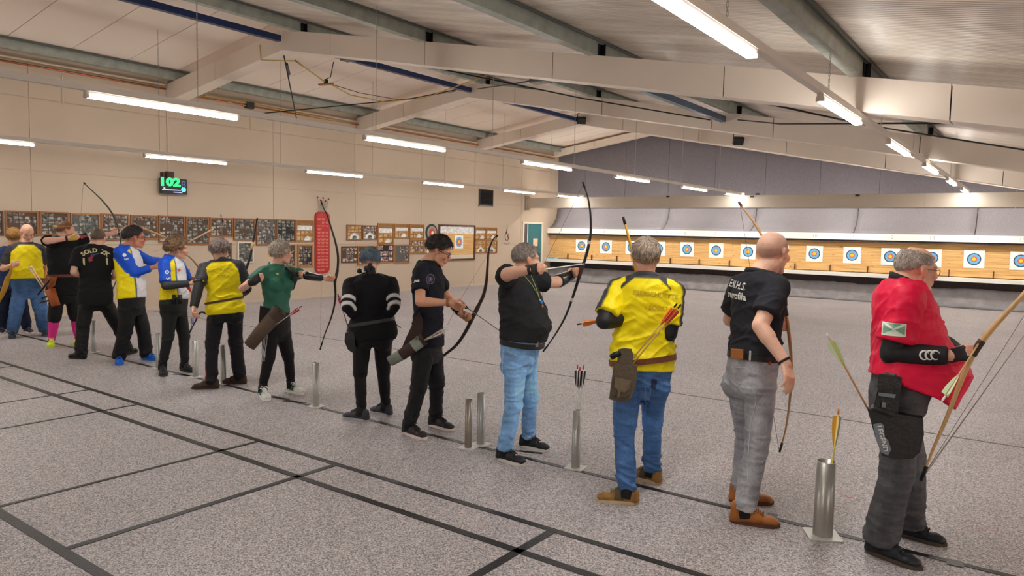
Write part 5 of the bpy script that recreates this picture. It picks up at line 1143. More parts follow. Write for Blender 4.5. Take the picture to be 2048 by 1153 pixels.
def pxpatch(P, pts, m, name, tree=None, off=.003, sub=2, back=False):
    c = np.mean(pts, 0); vd = viewdir(c[0]); lr = nrm(np.cross(vd, (0, 0, 1))); s_ = FPX/P.d; C_ = atd(*c, P.d)
    return patch(P, [((x-c[0])/s_*1., -(y-c[1])/s_) for x, y in pts], C_, -vd, lr, V3(0, 0, 1), m, name, tree or P.tb, off, sub)
def pxseam(P, pts, m, name, tree=None, r=.0018, off=.001):
    out = []
    for x, y in pts:
        o = CP; v = nrm(ray(x, y)); h = (tree or P.tb).ray_cast(Vector(o), Vector(v), 30.)
        if h[0]: out.append(np.array(h[0])-v*off)
    if len(out) > 1: return MB().tube(spline(out, 4) if len(out) > 2 else out, r, 5).build(name, m, P.t)
m_gseam = mat('jeans_grey_seam', (196, 198, 204), .9); m_gpock = mat('jeans_grey_pocket', (170, 172, 178), .9, var=(40, .1))
pxpatch(P, [(1465, 735), (1494, 737), (1494, 752), (1484, 764), (1472, 762), (1466, 755)], m_gpock, 'back_pocket')
pxseam(P, [(1464, 734), (1480, 736), (1495, 737), (1496, 752), (1484, 766), (1470, 763), (1465, 735)], m_gseam, 'pocket_seam'); pxseam(P, [(1505, 740), (1500, 722), (1530, 728), (1549, 730)], m_gseam, 'yoke_seam'); pxseam(P, [(1516, 735), (1512, 800), (1500, 860), (1496, 930), (1494, 990)], m_gseam, 'side_seam')
# ---------- man in yellow jersey with hip bag
YEL = (246, 226, 14)
def jersey(dark=(62, 62, 68), yel=YEL, x0=.08, h0=.96, sl=1.35, all_sleeve=False):
    def fn(P, co, x, y, h):
        w = sst(-.012, .012, h-(h0-sl*np.maximum(0, np.abs(x)-x0)))
        for i in (0, 1):
            s, q = carm(P, co)[i]; lat = P.axes(.9)[1]*(1, -1)[i]; on = on_arm(P, co, P.S[i], P.E[i], .1); o = co-(P.S[i]+np.outer(np.clip(s, 0, 1), P.E[i]-P.S[i])); g = nrm(lat*.55+V3(0, 0, .35)+P.axes(.8)[0]*.7)
            w = np.where(on, 1 if all_sleeve else sst(-.01, .012, o @ g), w)
        w = w[:, None]; return np.array(yel, float)*(1-w)+np.array(dark, float)*w
    return fn
sp = dict(H=1.76, feet=[((1277, 1009), (1192, 1002)), ((1322, 970), (1268, 956))], pel=(1284, 752), nb=(1293, 549), hd=(1292, 515), rel=-8, rels=2, relh=2, hs=1.03, w=1.02, dp=1.0, belly=.05, waist=-.06, vox=.007, skin=(228, 176, 150), nk=1.05,
          armL=dict(e=(1208, 643), w=(1262, 636), en=True, wn=False, curl=.9), armR=dict(e=(1338, 668), w=(1300, 655), wn=False, curl=.9), seed=4, sw=1.06)
P = person('man in yellow grey jersey and blue jeans seen from behind, hip bag on belt', sp)
trousers(P, (74, 112, 164), m_denim, rk=.064, rh=.06, amp=.009, style='jeans', bottom=.085)
shirt(P, .06, (.80, .80), .02, jersey(), m_poly, .013, sr=1.15, seed=8, collar=dict(c=(62, 62, 66), h=.97, t=.022, r=.008))
for i in (0, 1): sleeve(P, i, .6, 1.9, m_sleeve, grow=.013)
shoes(P, (150, 112, 62), (206, 186, 150), lace=(86, 94, 48), toe=(92, 78, 52))
hair(P, (206, 190, 172), (142, 122, 106), th=.015, noise_=.005, front=.5, side=-.15, nape=-.72, strands=900, sl=.045)
sb = shirt_world(P)
m_yt = mat('dark_yellow_print', (206, 182, 10), .6)
printed(P, 'EBERSCHUETTE', .042, .065, .80, m_yt, 'print', True, -.06, sb, .0015); printed(P, '- SOEST -', .042, .085, .67, m_yt, 'print', True, -.05, sb, .0015)
band(P, [sb], P.Pc+P.U*P.T*.16, P.U+P.axes(.1)[1]*-.16, .038, .006, m_beltbr, 'belt')
m_bpock = mat('jeans_blue_pocket', (84, 122, 174), .9, var=(40, .1)); m_bseam = mat('jeans_blue_seam', (120, 152, 196), .9); m_navy = mat('navy_phone_pocket', (36, 48, 78), .8)
pxpatch(P, [(1278, 775), (1299, 778), (1297, 800), (1288, 812), (1277, 806)], m_bpock, 'back_pocket'); pxseam(P, [(1277, 772), (1300, 776), (1298, 801), (1288, 814), (1276, 806)], m_bseam, 'pocket_seam')
pxpatch(P, [(1303, 750), (1314, 752), (1312, 772), (1302, 768)], m_navy, 'dark_pocket'); pxseam(P, [(1288, 760), (1292, 800), (1290, 840)], m_bseam, 'seat_seam')
dq = P.d-.26; vd = viewdir(1245); a3 = lambda x, y, dd=0: atd(x, y, dq+dd); mo = mat('olive_suede', (96, 84, 66), .8, var=(12, .15), bump=(60, .3)); mo2 = mat('olive_suede_light', (116, 102, 82), .8, var=(12, .15), bump=(60, .3))
t = thing('hip_bag', a3(1246, 770), 'olive suede hip quiver bag with a flapped front pocket on the yellow jersey archer', 'bag')
MB().poly([a3(*p) for p in ((1228, 728), (1250, 731), (1274, 733), (1273, 762), (1266, 790), (1254, 806), (1238, 805), (1218, 799), (1222, 770))], vd, .06).build('bag_body', mo, t)
MB().poly([a3(x, y, .01) for x, y in ((1236, 700), (1248, 697), (1263, 699), (1267, 712), (1264, 738), (1234, 734))], vd, .02).build('belt_strap', mo, t)
MB().poly([a3(x, y, -.018) for x, y in ((1229, 758), (1263, 764), (1259, 790), (1250, 796), (1226, 789))], vd, .02).build('front_pocket', mo, t)
MB().poly([a3(x, y, -.026) for x, y in ((1231, 756), (1262, 763), (1259, 777), (1249, 786), (1238, 784), (1228, 774))], vd, .01).build('pocket_flap', mo2, t)
MB().poly([a3(x, y, -.034) for x, y in ((1236, 782), (1241, 783), (1239, 796), (1234, 795))], vd, .008).build('buckle_strap', mo2, t)
MB().tube([a3(1221, 716, -.0), a3(1229, 711, -.0), a3(1241, 706, .0)], [.017, .02, .016], 10).build('dark_handle', m_black, t, smooth=True)
aw1 = mat('arrow_wood_pale', (214, 176, 112), .5); fo = mat('fletch_orange', (250, 100, 36), .6); frd = mat('fletch_red', (206, 46, 34), .6)
for (ax_, ay), (bx, by), l in (((1352, 610), (1252, 735), 'left of two wooden arrows with orange red fletchings slanting up from the hip bag'), ((1360, 612), (1258, 738), 'right of two wooden arrows with orange red fletchings slanting up from the hip bag')):
    arrow(a3(ax_, ay, -.02), a3(bx, by, .02), l, aw1, fo, m_black, None, fs=1.35, r=.0048, cock=frd)
arrow(atd(1157, 649, P.d+.0), atd(1262, 632, P.d+.12), 'arrow with orange fletching pointing left from the elbow of the yellow jersey archer', aw1, mat('fletch_amber', (252, 140, 40), .6), m_black, None, fs=1.3, r=.0045)
bow([(1246, 434), (1256, 470), (1266, 510), (1278, 570), (1292, 640), (1304, 700), (1313, 760), (1319, 812)], P.Wr[1]+P.fs*.2, viewdir(1285), 'yellow longbow mostly hidden behind the man in the yellow jersey', mat('yellow_bow', (218, 168, 44), .4), (.008, .018, .008), string=[(1248, 440), (1316, 806)])
# ---------- man in black T-shirt at full draw
sp = dict(H=1.70, feet=[((994, 918), (1040, 930)), ((1040, 893), (1098, 904))], pel=(1040, 712), nb=(1035, 544), hd=(1053, 520), rel=112, rels=118, relh=66, hs=1.04, hp=-2, w=1.04, dp=1.06, belly=.13, bh=.36, bs=.26, nk=1.15, vox=.0075, skin=(228, 180, 154), aw=1.16,
          armR=dict(e=(1014, 548), w=(1063, 540), h=(1080, 539), en=True, wn=True, curl=.9, lift=.05, grip=1), armL=dict(e=(1110, 566), w=(1145, 550), h=(1162, 542), en=False, wn=False, curl=1.0, thumb=.8, lift=.03, grip=1), seed=6)
P = person('grey haired man in black T-shirt and blue jeans drawing a tall black longbow', sp)
trousers(P, (120, 162, 208), m_denim, top=.22, rk=.064, rh=.058, amp=.008, style='jeans', bottom=.085)
shirt(P, .22, (.70, .62), .018, (38, 39, 42), m_cot, .009, drop=.07, sr=1.15, seed=9, collar=dict(c=(34, 35, 38), h=.97, t=.012, r=.01))
shoes(P, (40, 41, 44), (214, 212, 206), lace=(24, 24, 26))
hair(P, (176, 166, 158), (118, 106, 98), th=.010, noise_=.002, front=.5, side=-.22, nape=-.62, strands=700, sl=.03)
m_lpock = mat('light_jeans_seam', (176, 204, 232), .9); pxseam(P, [(1016, 694), (1018, 704), (1030, 710), (1048, 711), (1053, 700)], m_lpock, 'pocket_seam'); pxseam(P, [(1072, 700), (1070, 730), (1066, 760)], m_lpock, 'fly_seam'); pxseam(P, [(1006, 700), (1008, 760), (1002, 830), (1000, 880)], m_lpock, 'side_seam')
band(P, [P.tb], P.Pc+P.U*P.T*.165, P.U+P.f*.2, .04, .006, m_beltb, 'belt'); MB().obox(atd(1071, 689, P.d-.16), nrm(np.cross(viewdir(1071), (0, 0, 1))), (0, 0, 1), viewdir(1071), .022, .02, .004).build('belt_buckle', m_buckle, P.t); MB().obox(atd(1011, 682, P.d-.14), nrm(np.cross(viewdir(1011), (0, 0, 1))), (0, 0, 1), viewdir(1011), .006, .026, .005).build('belt_clip', m_buckle, P.t)
cb = P.Pc+P.U*P.T*.02+P.f*.2; 
glove(P, 0, m_glove, full=True); V = Vol(); V.frus(P.Wr[0]-P.hd[0]*.06, P.Wr[0]+P.hd[0]*.02, .038, .034); link('wrist_strap', V.grow('wrist_strap', .008, 1), m_glove, P.t)
sleeve(P, 1, 1.18, 1.95, m_guard, 'arm_guard', .008)
sb = shirt_world(P); lz = [P.Pc+P.U*P.T*h+P.axes(.7)[0]*.4+P.axes(.7)[1]*x for x, h in ((-.035, .95), (-.02, .84), (-.005, .72), (.0, .66))]
def onsurf(p, d, off=.006): hit = sb.ray_cast(Vector(p), Vector(-d), 1.); return np.array(hit[0])+d*off if hit[0] else p
fz = P.axes(.7)[0]; l1 = [onsurf(p, fz) for p in lz]; l2 = [onsurf(p+P.axes(.7)[1]*dx, fz) for p, dx in zip(lz, (.09, .05, .012, .0))]
MB().tube(l1, .0022, 6).tube(l2, .0022, 6).build('lanyard', mat('lanyard_green', (176, 192, 120), .6), P.t)
for k, (c, hh, s) in enumerate(((('pendant_white', (228, 228, 226)), .655, .008), (('pendant_blue', (44, 132, 214)), .628, .016), (('pendant_red', (204, 50, 40)), .60, .009), (('pendant_yellow', (226, 190, 40)), .582, .008))):
    MB().sphere(onsurf(P.Pc+P.U*P.T*hh+fz*.4+P.axes(.7)[1]*(.004*(k % 2)), fz, .008), (s, s*.8, s*1.2), 8).build('pendant', mat(c[0], c[1], .4), P.t, smooth=True)
pl = P.gp(1); hd_ = P.Wr[0]+P.hd[0]*.09
B10, _ = bow([(1165, 364), (1175, 392), (1181, 430), (1181, 470), (1172, 512), (1161, 545), (1147, 590), (1130, 635), (1109, 672), (1086, 704)], pl, viewdir(1150), 'tall black longbow at full draw with pale nocks, held by the grey haired man', mat('black_longbow', (26, 22, 22), .3), (.006, .018, .006), string=[hd_] and [(1166, 370), (1083, 538), (1088, 701)], grip=(.5, .6), sm=m_dstring, plate=(.37, .69))
arrow(atd(1072, 541, depth(hd_)), atd(1170, 528, depth(pl)), 'white shafted arrow nocked on the drawn black longbow', m_white_p, m_black, m_black, m_black)
# ---------- dark haired man nocking an arrow
sp = dict(H=1.76, feet=[((806, 866), (854, 881)), ((858, 851), (908, 863))], pel=(856, 690), nb=(855, 520), hd=(879, 503), rel=112, rels=112, relh=98, hs=1.03, hp=-24, w=.92, dp=.95, vox=.0078, skin=(214, 160, 130), brow=(50, 36, 30), sw=.88,
          armR=dict(e=(840, 604), w=(902, 606), h=(925, 617), en=True, wn=True, curl=.8, grip=1), armL=dict(e=(893, 592), w=(922, 628), h=(946, 640), en=False, wn=True, curl=1.0, thumb=.8, grip=1), seed=7, tw=.95)
P = person('dark haired man with glasses in black looking down while nocking an arrow', sp)
trousers(P, (30, 30, 33), m_poly, rk=.068, rh=.056, amp=.008, bottom=.09)
shirt(P, -.02, (.66, .66), .018, (27, 28, 36), m_cot, .007, sr=1.12, seed=11, collar=dict(c=(24, 25, 32), h=.965, t=.01, r=.008))
shoes(P, (52, 48, 50), (236, 222, 216), lace=(24, 24, 26))
hair(P, (44, 32, 28), (26, 18, 16), th=.02, noise_=.010, front=.42, side=-.12, nape=-.6, strands=900, sl=.035); glasses(P, s=1.5)
sb = shirt_world(P); fz, rz = P.axes(.7); vd = viewdir(860); lr = nrm(np.cross(vd, (0, 0, 1)))
def ringpts(r0, n=22, e=1.2): return [(r0*math.cos(a), e*r0*math.sin(a)) for a in np.linspace(0, 2*math.pi, n)[:-1]]
cc = atd(861, 556, P.d); patch(P, ringpts(.036), cc, -vd, lr, V3(0, 0, 1), mat('print_grey', (92, 92, 100), .6), 'chest_print', sb, .002, 2); patch(P, ringpts(.03), cc, -vd, lr, V3(0, 0, 1), mat('shirt_navy', (24, 24, 34), .8), 'chest_print', sb, .0035, 2); patch(P, ringpts(.018), cc, -vd, lr, V3(0, 0, 1), mat('print_violet', (86, 66, 130), .6), 'chest_print', sb, .005, 2); patch(P, ringpts(.005), cc, -vd, lr, V3(0, 0, 1), mat('print_pink', (200, 130, 150), .6), 'chest_print', sb, .0065, 1)
def vtext(P, txt, size, px, py, m, name='print', rot=0., bold=.001, sb=None, shear=0., sx=1.):
    vd = viewdir(px); lr = nrm(np.cross(vd, (0, 0, 1))); c = atd(px, py, P.d)
    def mp(u, v):
        u, v = u*math.cos(rot)-v*math.sin(rot), u*math.sin(rot)+v*math.cos(rot); p = c+lr*u+V3(0, 0, v); h = sb.ray_cast(Vector(p-vd*.6), Vector(vd), 1.2); return np.array(h[0])-vd*.003 if h[0] else p-vd*.1
    return text_mesh(txt, size, mp, name, m, P.t, bold=bold, shear=shear, sx=sx)
vtext(P, 'paa', .032, 833, 557, m_white_p, 'sleeve_print', .1, .001, sb, .4)
sleeve(P, 0, 1.86, 1.97, mat('finger_tab_brown', (150, 100, 62), .6), 'wrist_strap', .007); sleeve(P, 1, 1.55, 1.95, m_guard, 'arm_guard', .007)
hb_ = P.Wr[0]+P.hd[0]*.07; MB().obox(hb_+vd*-.03, P.hd[0], nrm(np.cross(P.hd[0], vd)), vd, .03, .022, .006).build('finger_tab', mat('finger_tab_brown'), P.t)
pl = P.gp(1)
bow([(996, 471), (988, 477), (982, 488), (977, 505), (975, 535), (973, 562), (967, 590), (955, 616), (943, 640), (932, 662), (915, 688), (892, 708), (868, 724), (850, 740), (841, 756), (838, 772)], pl, viewdir(930), 'dark brown recurve bow held slanted by the dark haired man', m_dwood, (.006, .024, .005), string=[(981, 500), (919, 603), (842, 752)], grip=(.46, .56), flat=.7)
hp = P.Wr[0]+P.hd[0]*.1; arrow(atd(918, 605, depth(hp)-.02), atd(998, 661, depth(pl)-.1), 'arrow with black fletching being nocked on the recurve bow', mat('arrow_grey', (128, 118, 110), .4), m_black, m_white_p, m_buckle, None, fs=1.1)
# his back quiver: slanted tube on a brown strap
dq = P.d-.24; a3 = lambda x, y, dd=0: atd(x, y, dq+dd)
t = thing('quiver', a3(815, 700), 'grey green tube quiver with brown patch slanting at the hip of the dark haired man', 'quiver')
gg = mat('quiver_grey_green', (128, 134, 122), .7, var=(14, .1)); db = mat('dark_brown_suede', (56, 36, 30), .8, var=(14, .2))
def openq(pts, rs, m, name, t, th=.004, n=22, inner=None):
    """hollow tube that ends in an open mouth at its last point"""
    q = MB(); pts = [np.array(p) for p in pts]; P_ = pts+pts[::-1][:len(pts)]; rr_ = list(rs)+[r-th for r in rs[::-1]]
    d = nrm(pts[-1]-pts[0]); x = nrm(np.cross(d, (0, 0, 1))); y = np.cross(d, x); v = []
    for p, r in zip(P_, rr_):
        for j in range(n): a = 2*math.pi*j/n; v.append(p+x*r*math.cos(a)+y*r*math.sin(a))
    k = len(P_); q.add(v, [(i*n+j, (i+1)*n+j, (i+1)*n+(j+1) % n, i*n+(j+1) % n) for i in range(k-1) for j in range(n)]+[tuple(range(n)), tuple((k-1)*n+n-1-j for j in range(n))]); return q.build(name, m, t, smooth=True)
openq([a3(779, 724), a3(800, 712), a3(846, 680)], [.043, .047, .05], gg, 'quiver_tube', t)
MB().tube([a3(802, 711), a3(826, 694)], [.0485, .0495], 22, cap=False).build('brown_patch', db, t, smooth=True); MB().tube([a3(842, 683), a3(849, 678)], [.0515, .052], 22, cap=False).build('rim_band', db, t, smooth=True)
MB().tube([a3(834, 676, -.05), a3(834.5, 675.6, -.054)], .014, 14).build('emblem', mat('emblem_dark', (70, 72, 64), .6), t)
MB().poly([a3(x, y, .06) for x, y in ((838, 622), (846, 640), (843, 674), (820, 692), (800, 705), (812, 676))], vd, .02).build('strap', db, t)
for i, (x, y) in enumerate(((893, 655), (896, 659), (892, 662), (890, 658))): arrow(a3(x, y, -.01*i), a3(835+i, 688, 0), 'arrow with pale feathers in the slanted tube quiver, %s' % ('uppermost', 'rightmost', 'lowest', 'between the others')[i], mat('arrow_cream', (206, 194, 160), .5), (mat('fletch_violet', (84, 62, 104), .6), mat('fletch_cream', (226, 218, 196), .6))[i % 2], m_white_p, None, 'arrows in the tube quiver', fs=1.3)
def vpatch(P, px, py, r, m, name, sb, off=.004, e=1.): vd = viewdir(px); return patch(P, ringpts(r, 14, e), atd(px, py, P.d), -vd, nrm(np.cross(vd, (0, 0, 1))), V3(0, 0, 1), m, name, sb, off, 1)
# ---------- blue haired archer in black
sp = dict(H=1.62, feet=[((737, 843), (697, 838)), ((783, 833), (750, 826))], pel=(745, 668), nb=(741, 547), hd=(741, 523), rel=-6, rels=-4, relh=10, hs=.98, sh=.82, hp=-8, w=1.12, dp=1.15, hip=.03, bust=1, vox=.010, skin=(226, 182, 158), waist=-.02, aw=1.12,
          armL=dict(e=(695, 612), w=(718, 640), en=True, wn=False, curl=.8), armR=dict(e=(789, 610), w=(770, 640), en=True, wn=False, curl=.8), seed=9, tw=1.05, nk=1.1)
P = person('blue haired archer dressed in black with white sleeve stripes, seen from behind', sp)
trousers(P, (22, 22, 25), m_poly, rk=.062, rh=.046, amp=.004, bottom=.1)
def c8(P, co, x, y, h):
    c = np.tile(np.array((24, 24, 27.)), (len(co), 1))
    for i in (0, 1):
        d = P.E[i]-P.S[i]; s = ((co-P.S[i]) @ d)/(d @ d); q = np.linalg.norm(co-(P.S[i]+np.outer(np.clip(s, 0, 1.2), d)), axis=1); on = on_arm(P, co, P.S[i], P.E[i]+(P.E[i]-P.S[i])*.2, .1); w = (on*(sst(.66, .70, s)*sst(.86, .82, s))); w2 = on*(sst(.96, 1.0, s)*sst(1.14, 1.10, s)); w = np.clip(w+w2, 0, 1)[:, None]; c = c*(1-w)+np.array((226, 226, 228.))*w
    return c
shirt(P, -.10, (1, 1), .016, c8, m_cot, .006, long=(.8, .8), seed=13)
shoes(P, (66, 66, 76), (176, 176, 180), lace=(50, 50, 60))
hair(P, (112, 138, 156), (70, 92, 110), th=.02, noise_=.006, front=.45, side=-.3, nape=-.35, strands=600, sl=.05)
V = Vol(); nb = P.hl(-.015, -.08, -.05); [V.ell(nb+P.M @ (RNG.normal(0, 1, 3)*np.array((.026, .008, .012)))+V3(0, 0, -.011*j), (.026, .022, .026)) for j in range(9)]; me = V.grow('hair_bun', .008, 1); co = get_co(me); set_co(me, co+get_no(me)*(.006*pn(co*60))[:, None]); paint(me, np.tile(np.array((40, 36, 44.)), (len(co), 1))*(1+.5*pn(co*70))[:, None]); link('hair_bun', me, m_hair, P.t)
band(P, [bvh(P.shirt.data)], (P.Pc+P.U*P.T*.22)-ORG[P.t.name], P.U+P.axes(.2)[1]*.1, .03, .005, mat('grey_belt', (58, 58, 60), .5), 'belt') if False else None
sb = shirt_world(P); band(P, [sb], P.Pc+P.U*P.T*.2, P.U+P.axes(.2)[1]*-.12, .03, .005, mat('grey_belt', (60, 60, 62), .5), 'belt')
dq = P.d-.16; a3 = lambda x, y, dd=0: atd(x, y, dq+dd); vd = viewdir(700); t = thing('belt_bag', a3(698, 678), 'small black belt bag at the hip of the blue haired archer', 'bag')
MB().poly([a3(*p) for p in ((690, 668), (700, 662), (709, 668), (711, 700), (704, 706), (696, 700), (689, 684))], vd, .05).build('bag_body', mq, t); MB().poly([a3(x, y, -.008) for x, y in ((690, 668), (700, 662), (709, 668), (709, 680), (691, 682))], vd, .01).build('bag_flap', mat('bag_flap_black', (34, 34, 38), .5), t); MB().bar(a3(703, 664, .02), a3(706, 640, .05), .015, .006).build('strap', mq, t)
pk = mat('fletch_pink', (238, 60, 130), .6); ar = mat('arrow_brown', (120, 92, 66), .5); arrow(a3(676, 590, .0), a3(700, 667, .02), 'arrow with pink fletching rising from the black belt bag', ar, pk, m_black, None, fs=1.2)
arrow(a3(800, 655, .35), a3(770, 634, .3), 'grey arrow end pointing right from the front of the blue haired archer', mat('arrow_grey'), mat('arrow_grey'), mat('arrow_grey'), None, fs=.3)
# ---------- woman in green polo
sp = dict(H=1.66, feet=[((522, 791), (538, 805)), ((572, 783), (608, 790))], pel=(553, 655), nb=(552, 527), hd=(563, 507), rel=128, rels=146, relh=66, hs=1.02, hp=0, w=.93, dp=.95, bust=1, hip=.015, vox=.010, skin=(228, 178, 152), waist=.06, aw=.95, sw=.92,
          armR=dict(e=(484, 578), w=(507, 563), h=(522, 553), en=True, wn=True, curl=.9, lift=.01, ts=1), armL=dict(e=(614, 552), w=(652, 558), h=(674, 556), l=1.12, en=True, wn=False, curl=1.0, thumb=.8, lift=.02, grip=1), seed=11)
P = person('grey haired woman in green polo shirt who has just released, bow arm stretched', sp)
def c7t(P, co, c):
    for i in (0, 1):
        J, K, A = P.J[i], P.K[i], P.A[i]; ax = nrm(A-J); s = ((co-J) @ ax)/np.linalg.norm(A-J); lat = nrm(np.cross(P.f, ax))*(1 if i else -1); lat = -P.axes(0)[1] if i else P.axes(0)[1]; o = co-J-np.outer(((co-J) @ ax), ax); on = (o @ lat > .02)&(s > -.05)&(s < .52); u = o @ P.f
        for k0 in (-.018, .004, .026): w = (on*np.exp(-((u-k0)/.005)**4))[:, None]; c = c*(1-w)+np.array((225, 225, 228.))*w
    return c
trousers(P, (22, 22, 25), m_poly, top=.28, rk=.058, rh=.044, amp=.004, bottom=.1, fade=c7t)
shirt(P, .22, (.58, .62), .012, (52, 112, 92), m_poly, .009, sr=1.1, seed=15, collar=dict(c=(44, 100, 82), h=.95, t=.03, r=.012))
shoes(P, (216, 220, 214), (236, 236, 232), lace=(240, 240, 238), toe=(40, 92, 70))
hair(P, (222, 214, 200), (160, 142, 124), th=.02, noise_=.006, front=.48, side=-.35, nape=-.62, strands=900, sl=.05)
MB().obox(P.hl(-.02, -.115, -.01), P.M[:, 0], P.M[:, 1], P.M[:, 2], .016, .01, .026).build('hair_clip', mat('clip_orange', (232, 170, 70), .4), P.t)
glove(P, 0, m_glove, full=True, grow=.009); sleeve(P, 0, 1.75, 2.0, m_glove, 'wrist_strap', .009); sleeve(P, 1, .95, 1.75, m_guard, 'arm_guard', .006)
sb = shirt_world(P); fz, rz = P.axes(.75)
q = MB(); cp = [P.Pc+P.U*P.T*h+rz*x for h, x in ((.93, -.07), (.82, -.10), (.72, -.12), (.6, -.135))]; pts = []
for p in cp: h_ = sb.ray_cast(Vector(p+fz*.5), Vector(-fz), 1.); pts.append(np.array(h_[0])+fz*.004 if h_[0] else p+fz*.1)
V = Vol(); V.chain(pts, [.03, .045, .05, .03], .2, side=rz); link('chest_guard', V.grow('chest_guard', .009, 2), m_guard, P.t)
cc = P.Pc+P.U*P.T*.83+rz*.06; patch(P, ringpts(.014, 12, .8), cc, fz, rz, P.U, mat('badge_gold', (206, 186, 120), .5), 'chest_badge', sb, .004, 1)
pl = P.gp(1)
bow([(642, 403), (648, 418), (655, 432), (663, 458), (671, 485), (676, 512), (675, 540), (670, 563), (671, 590), (668, 615), (661, 640), (650, 668), (640, 700)], pl, viewdir(660), 'dark slender longbow in the outstretched hand of the woman in green', m_dwood, (.006, .018, .006), string=[(644, 412), (641, 692)], grip=(.5, .6), srad=.0018)
dq = P.d-.24; a3 = lambda x, y, dd=0: atd(x, y, dq+dd); vd = viewdir(540); t = thing('quiver', a3(535, 655), 'brown leather tube quiver at the hip of the woman in green', 'quiver'); bl = mat('brown_quiver_leather', (92, 74, 60), .7, var=(8, .2), bump=(40, .2))
openq([a3(499, 692), a3(520, 666), a3(559, 622)], [.062, .068, .073], bl, 'quiver_tube', t, .006); MB().tube([a3(547, 636), a3(560, 621)], [.0735, .0755], 22, cap=False).build('rim_band', mat('brown_rim', (74, 58, 46), .7), t, smooth=True)
MB().poly([a3(x, y, .06) for x, y in ((520, 612), (534, 616), (560, 622), (545, 640), (516, 660))], vd, .02).build('quiver_flap', m_black, t); arrow(a3(602, 614, -.03), a3(552, 650, 0), 'white arrow with red fletching in the brown tube quiver', m_white_p, mat('fletch_crimson', (190, 34, 50), .6), m_black, None, fs=1.3)
# ---------- grey haired archer in yellow jersey, black trousers
sp = dict(H=1.66, feet=[((438, 777), (413, 778)), ((493, 768), (474, 768))], pel=(451, 622), nb=(442, 519), hd=(440, 504), rel=-6, rels=6, relh=22, hs=1.05, hp=-10, w=1.02, dp=1.0, hip=.015, vox=.011, skin=(226, 176, 150), nk=.95,
          armL=dict(e=(396, 578), w=(387, 618), h=(385, 634), en=True, wn=True, curl=.7), armR=dict(e=(494, 578), w=(480, 590), en=False, wn=False, curl=.9), seed=13, sw=1.04)
P = person('grey haired archer in yellow jersey and black trousers seen from behind', sp)
def c6t(P, co, c):
    lat = -P.axes(0)[1]; w = (((co-P.A[1]) @ lat > .045)&(co[:, 2] < .55)&(np.abs((co-P.A[1]) @ P.f) < .02))[:, None]*.8; return c*(1-w)+np.array((214, 60, 60.))*w
trousers(P, (26, 26, 32), m_poly, rk=.072, rh=.064, amp=.008, bottom=.07, fade=c6t)
shirt(P, -.06, (.72, .72), .018, jersey(sl=1.5, x0=.095, h0=.94, all_sleeve=True, dark=(58, 58, 66)), m_poly, .011, sr=1.1, seed=17, collar=dict(c=(70, 74, 90), h=.97, t=.022, r=.008))
for i in (0, 1): sleeve(P, i, .6, 1.92, m_sleeve, grow=.013)
shoes(P, (70, 50, 44), (60, 44, 40)); hair(P, (186, 172, 164), (92, 74, 68), th=.024, noise_=.010, front=.5, side=-.2, nape=-.72, strands=800, sl=.035)
sb = shirt_world(P); printed(P, 'EBERSCHUETTEN', .035, .0, .78, m_yt, 'print', True, 0, sb, .001); printed(P, '- SOEST -', .035, .01, .66, m_yt, 'print', True, 0, sb, .001)
band(P, [sb], P.Pc+P.U*P.T*.2, P.U+P.axes(.1)[1]*-.1, .022, .005, mat('dark_brown_belt', (74, 44, 34), .5), 'belt')
g = P.Wr[1]+P.hd[1]*.06; arrow(atd(383, 655, depth(g)), atd(386, 612, depth(g)-.02), 'short arrow with blue and red fletching in the hand of the grey haired archer', m_white_p, mat('fletch_blue', (60, 90, 190), .6), mat('fletch_crimson'), None, fs=.8)
bow([(515, 436), (511, 455), (507, 480), (500, 515), (490, 545), (480, 580), (460, 612), (425, 630), (402, 625), (390, 645), (379, 666)], P.Wr[0]+P.fs*.25, viewdir(450), 'black recurve bow with tan riser held in front of the grey haired archer in yellow', mat('bow_black_lam', (28, 24, 26), .35), (.008, .024, .007), string=None, grip=(.22, .27, mat('riser_tan', (214, 172, 104), .4)))
arrow(atd(442, 431, P.d+.35), atd(447, 520, P.d+.35), 'thin upright dark arrow showing above the head of the archer in yellow', ar, m_black, m_black, None, fs=.7)
# ---------- curly haired woman in blue white yellow jersey
BLU = (24, 84, 208)
def club(side=.02, white=(226, 226, 232)):
    def fn(P, co, x, y, h):
        c = np.tile(np.array(white, float), (len(co), 1)); a = np.arctan2(x, y)      # 0 = front, +-90 = sides
        ye = sst(.75, .80, np.abs(a))[:, None]; c = c*(1-ye)+np.array(YEL, float)*ye
        seam = np.exp(-((np.abs(a)-.76)/.045)**4)[:, None]; c = c*(1-seam)+np.array((30, 60, 120.))*seam
        bl = (sst(-.015, .015, h-(.90-1.0*np.maximum(0, np.abs(x)-.03)+1.5*np.maximum(0, y-.03))))[:, None]; c = c*(1-bl)+np.array(BLU, float)*bl
        for i in (0, 1):
            on = on_arm(P, co, P.S[i], P.E[i], .095)|on_arm(P, co, P.E[i], P.Wr[i], .08); c[on] = BLU
        return c
    return fn
sp = dict(H=1.60, feet=[((324, 745), (328, 755)), ((362, 741), (385, 746))], pel=(349, 612), nb=(342, 511), hd=(356, 499), rel=122, rels=120, relh=82, hs=1.05, hp=-2, w=1.0, dp=1.0, hip=.03, vox=.011, skin=(226, 176, 148), lip=(170, 80, 80), belly=.035,
          armR=dict(e=(331, 572), w=(384, 567), h=(398, 561), l=1.1, en=True, wn=True, curl=.6), armL=dict(e=(376, 560), w=(390, 563), h=(402, 558), en=False, wn=False, curl=.8), seed=15, nk=.95)
P = person('curly haired woman in blue, white and yellow jersey and black trousers', sp)
trousers(P, (32, 34, 34), m_poly, top=.19, rk=.068, rh=.050, amp=.006, bottom=.09)
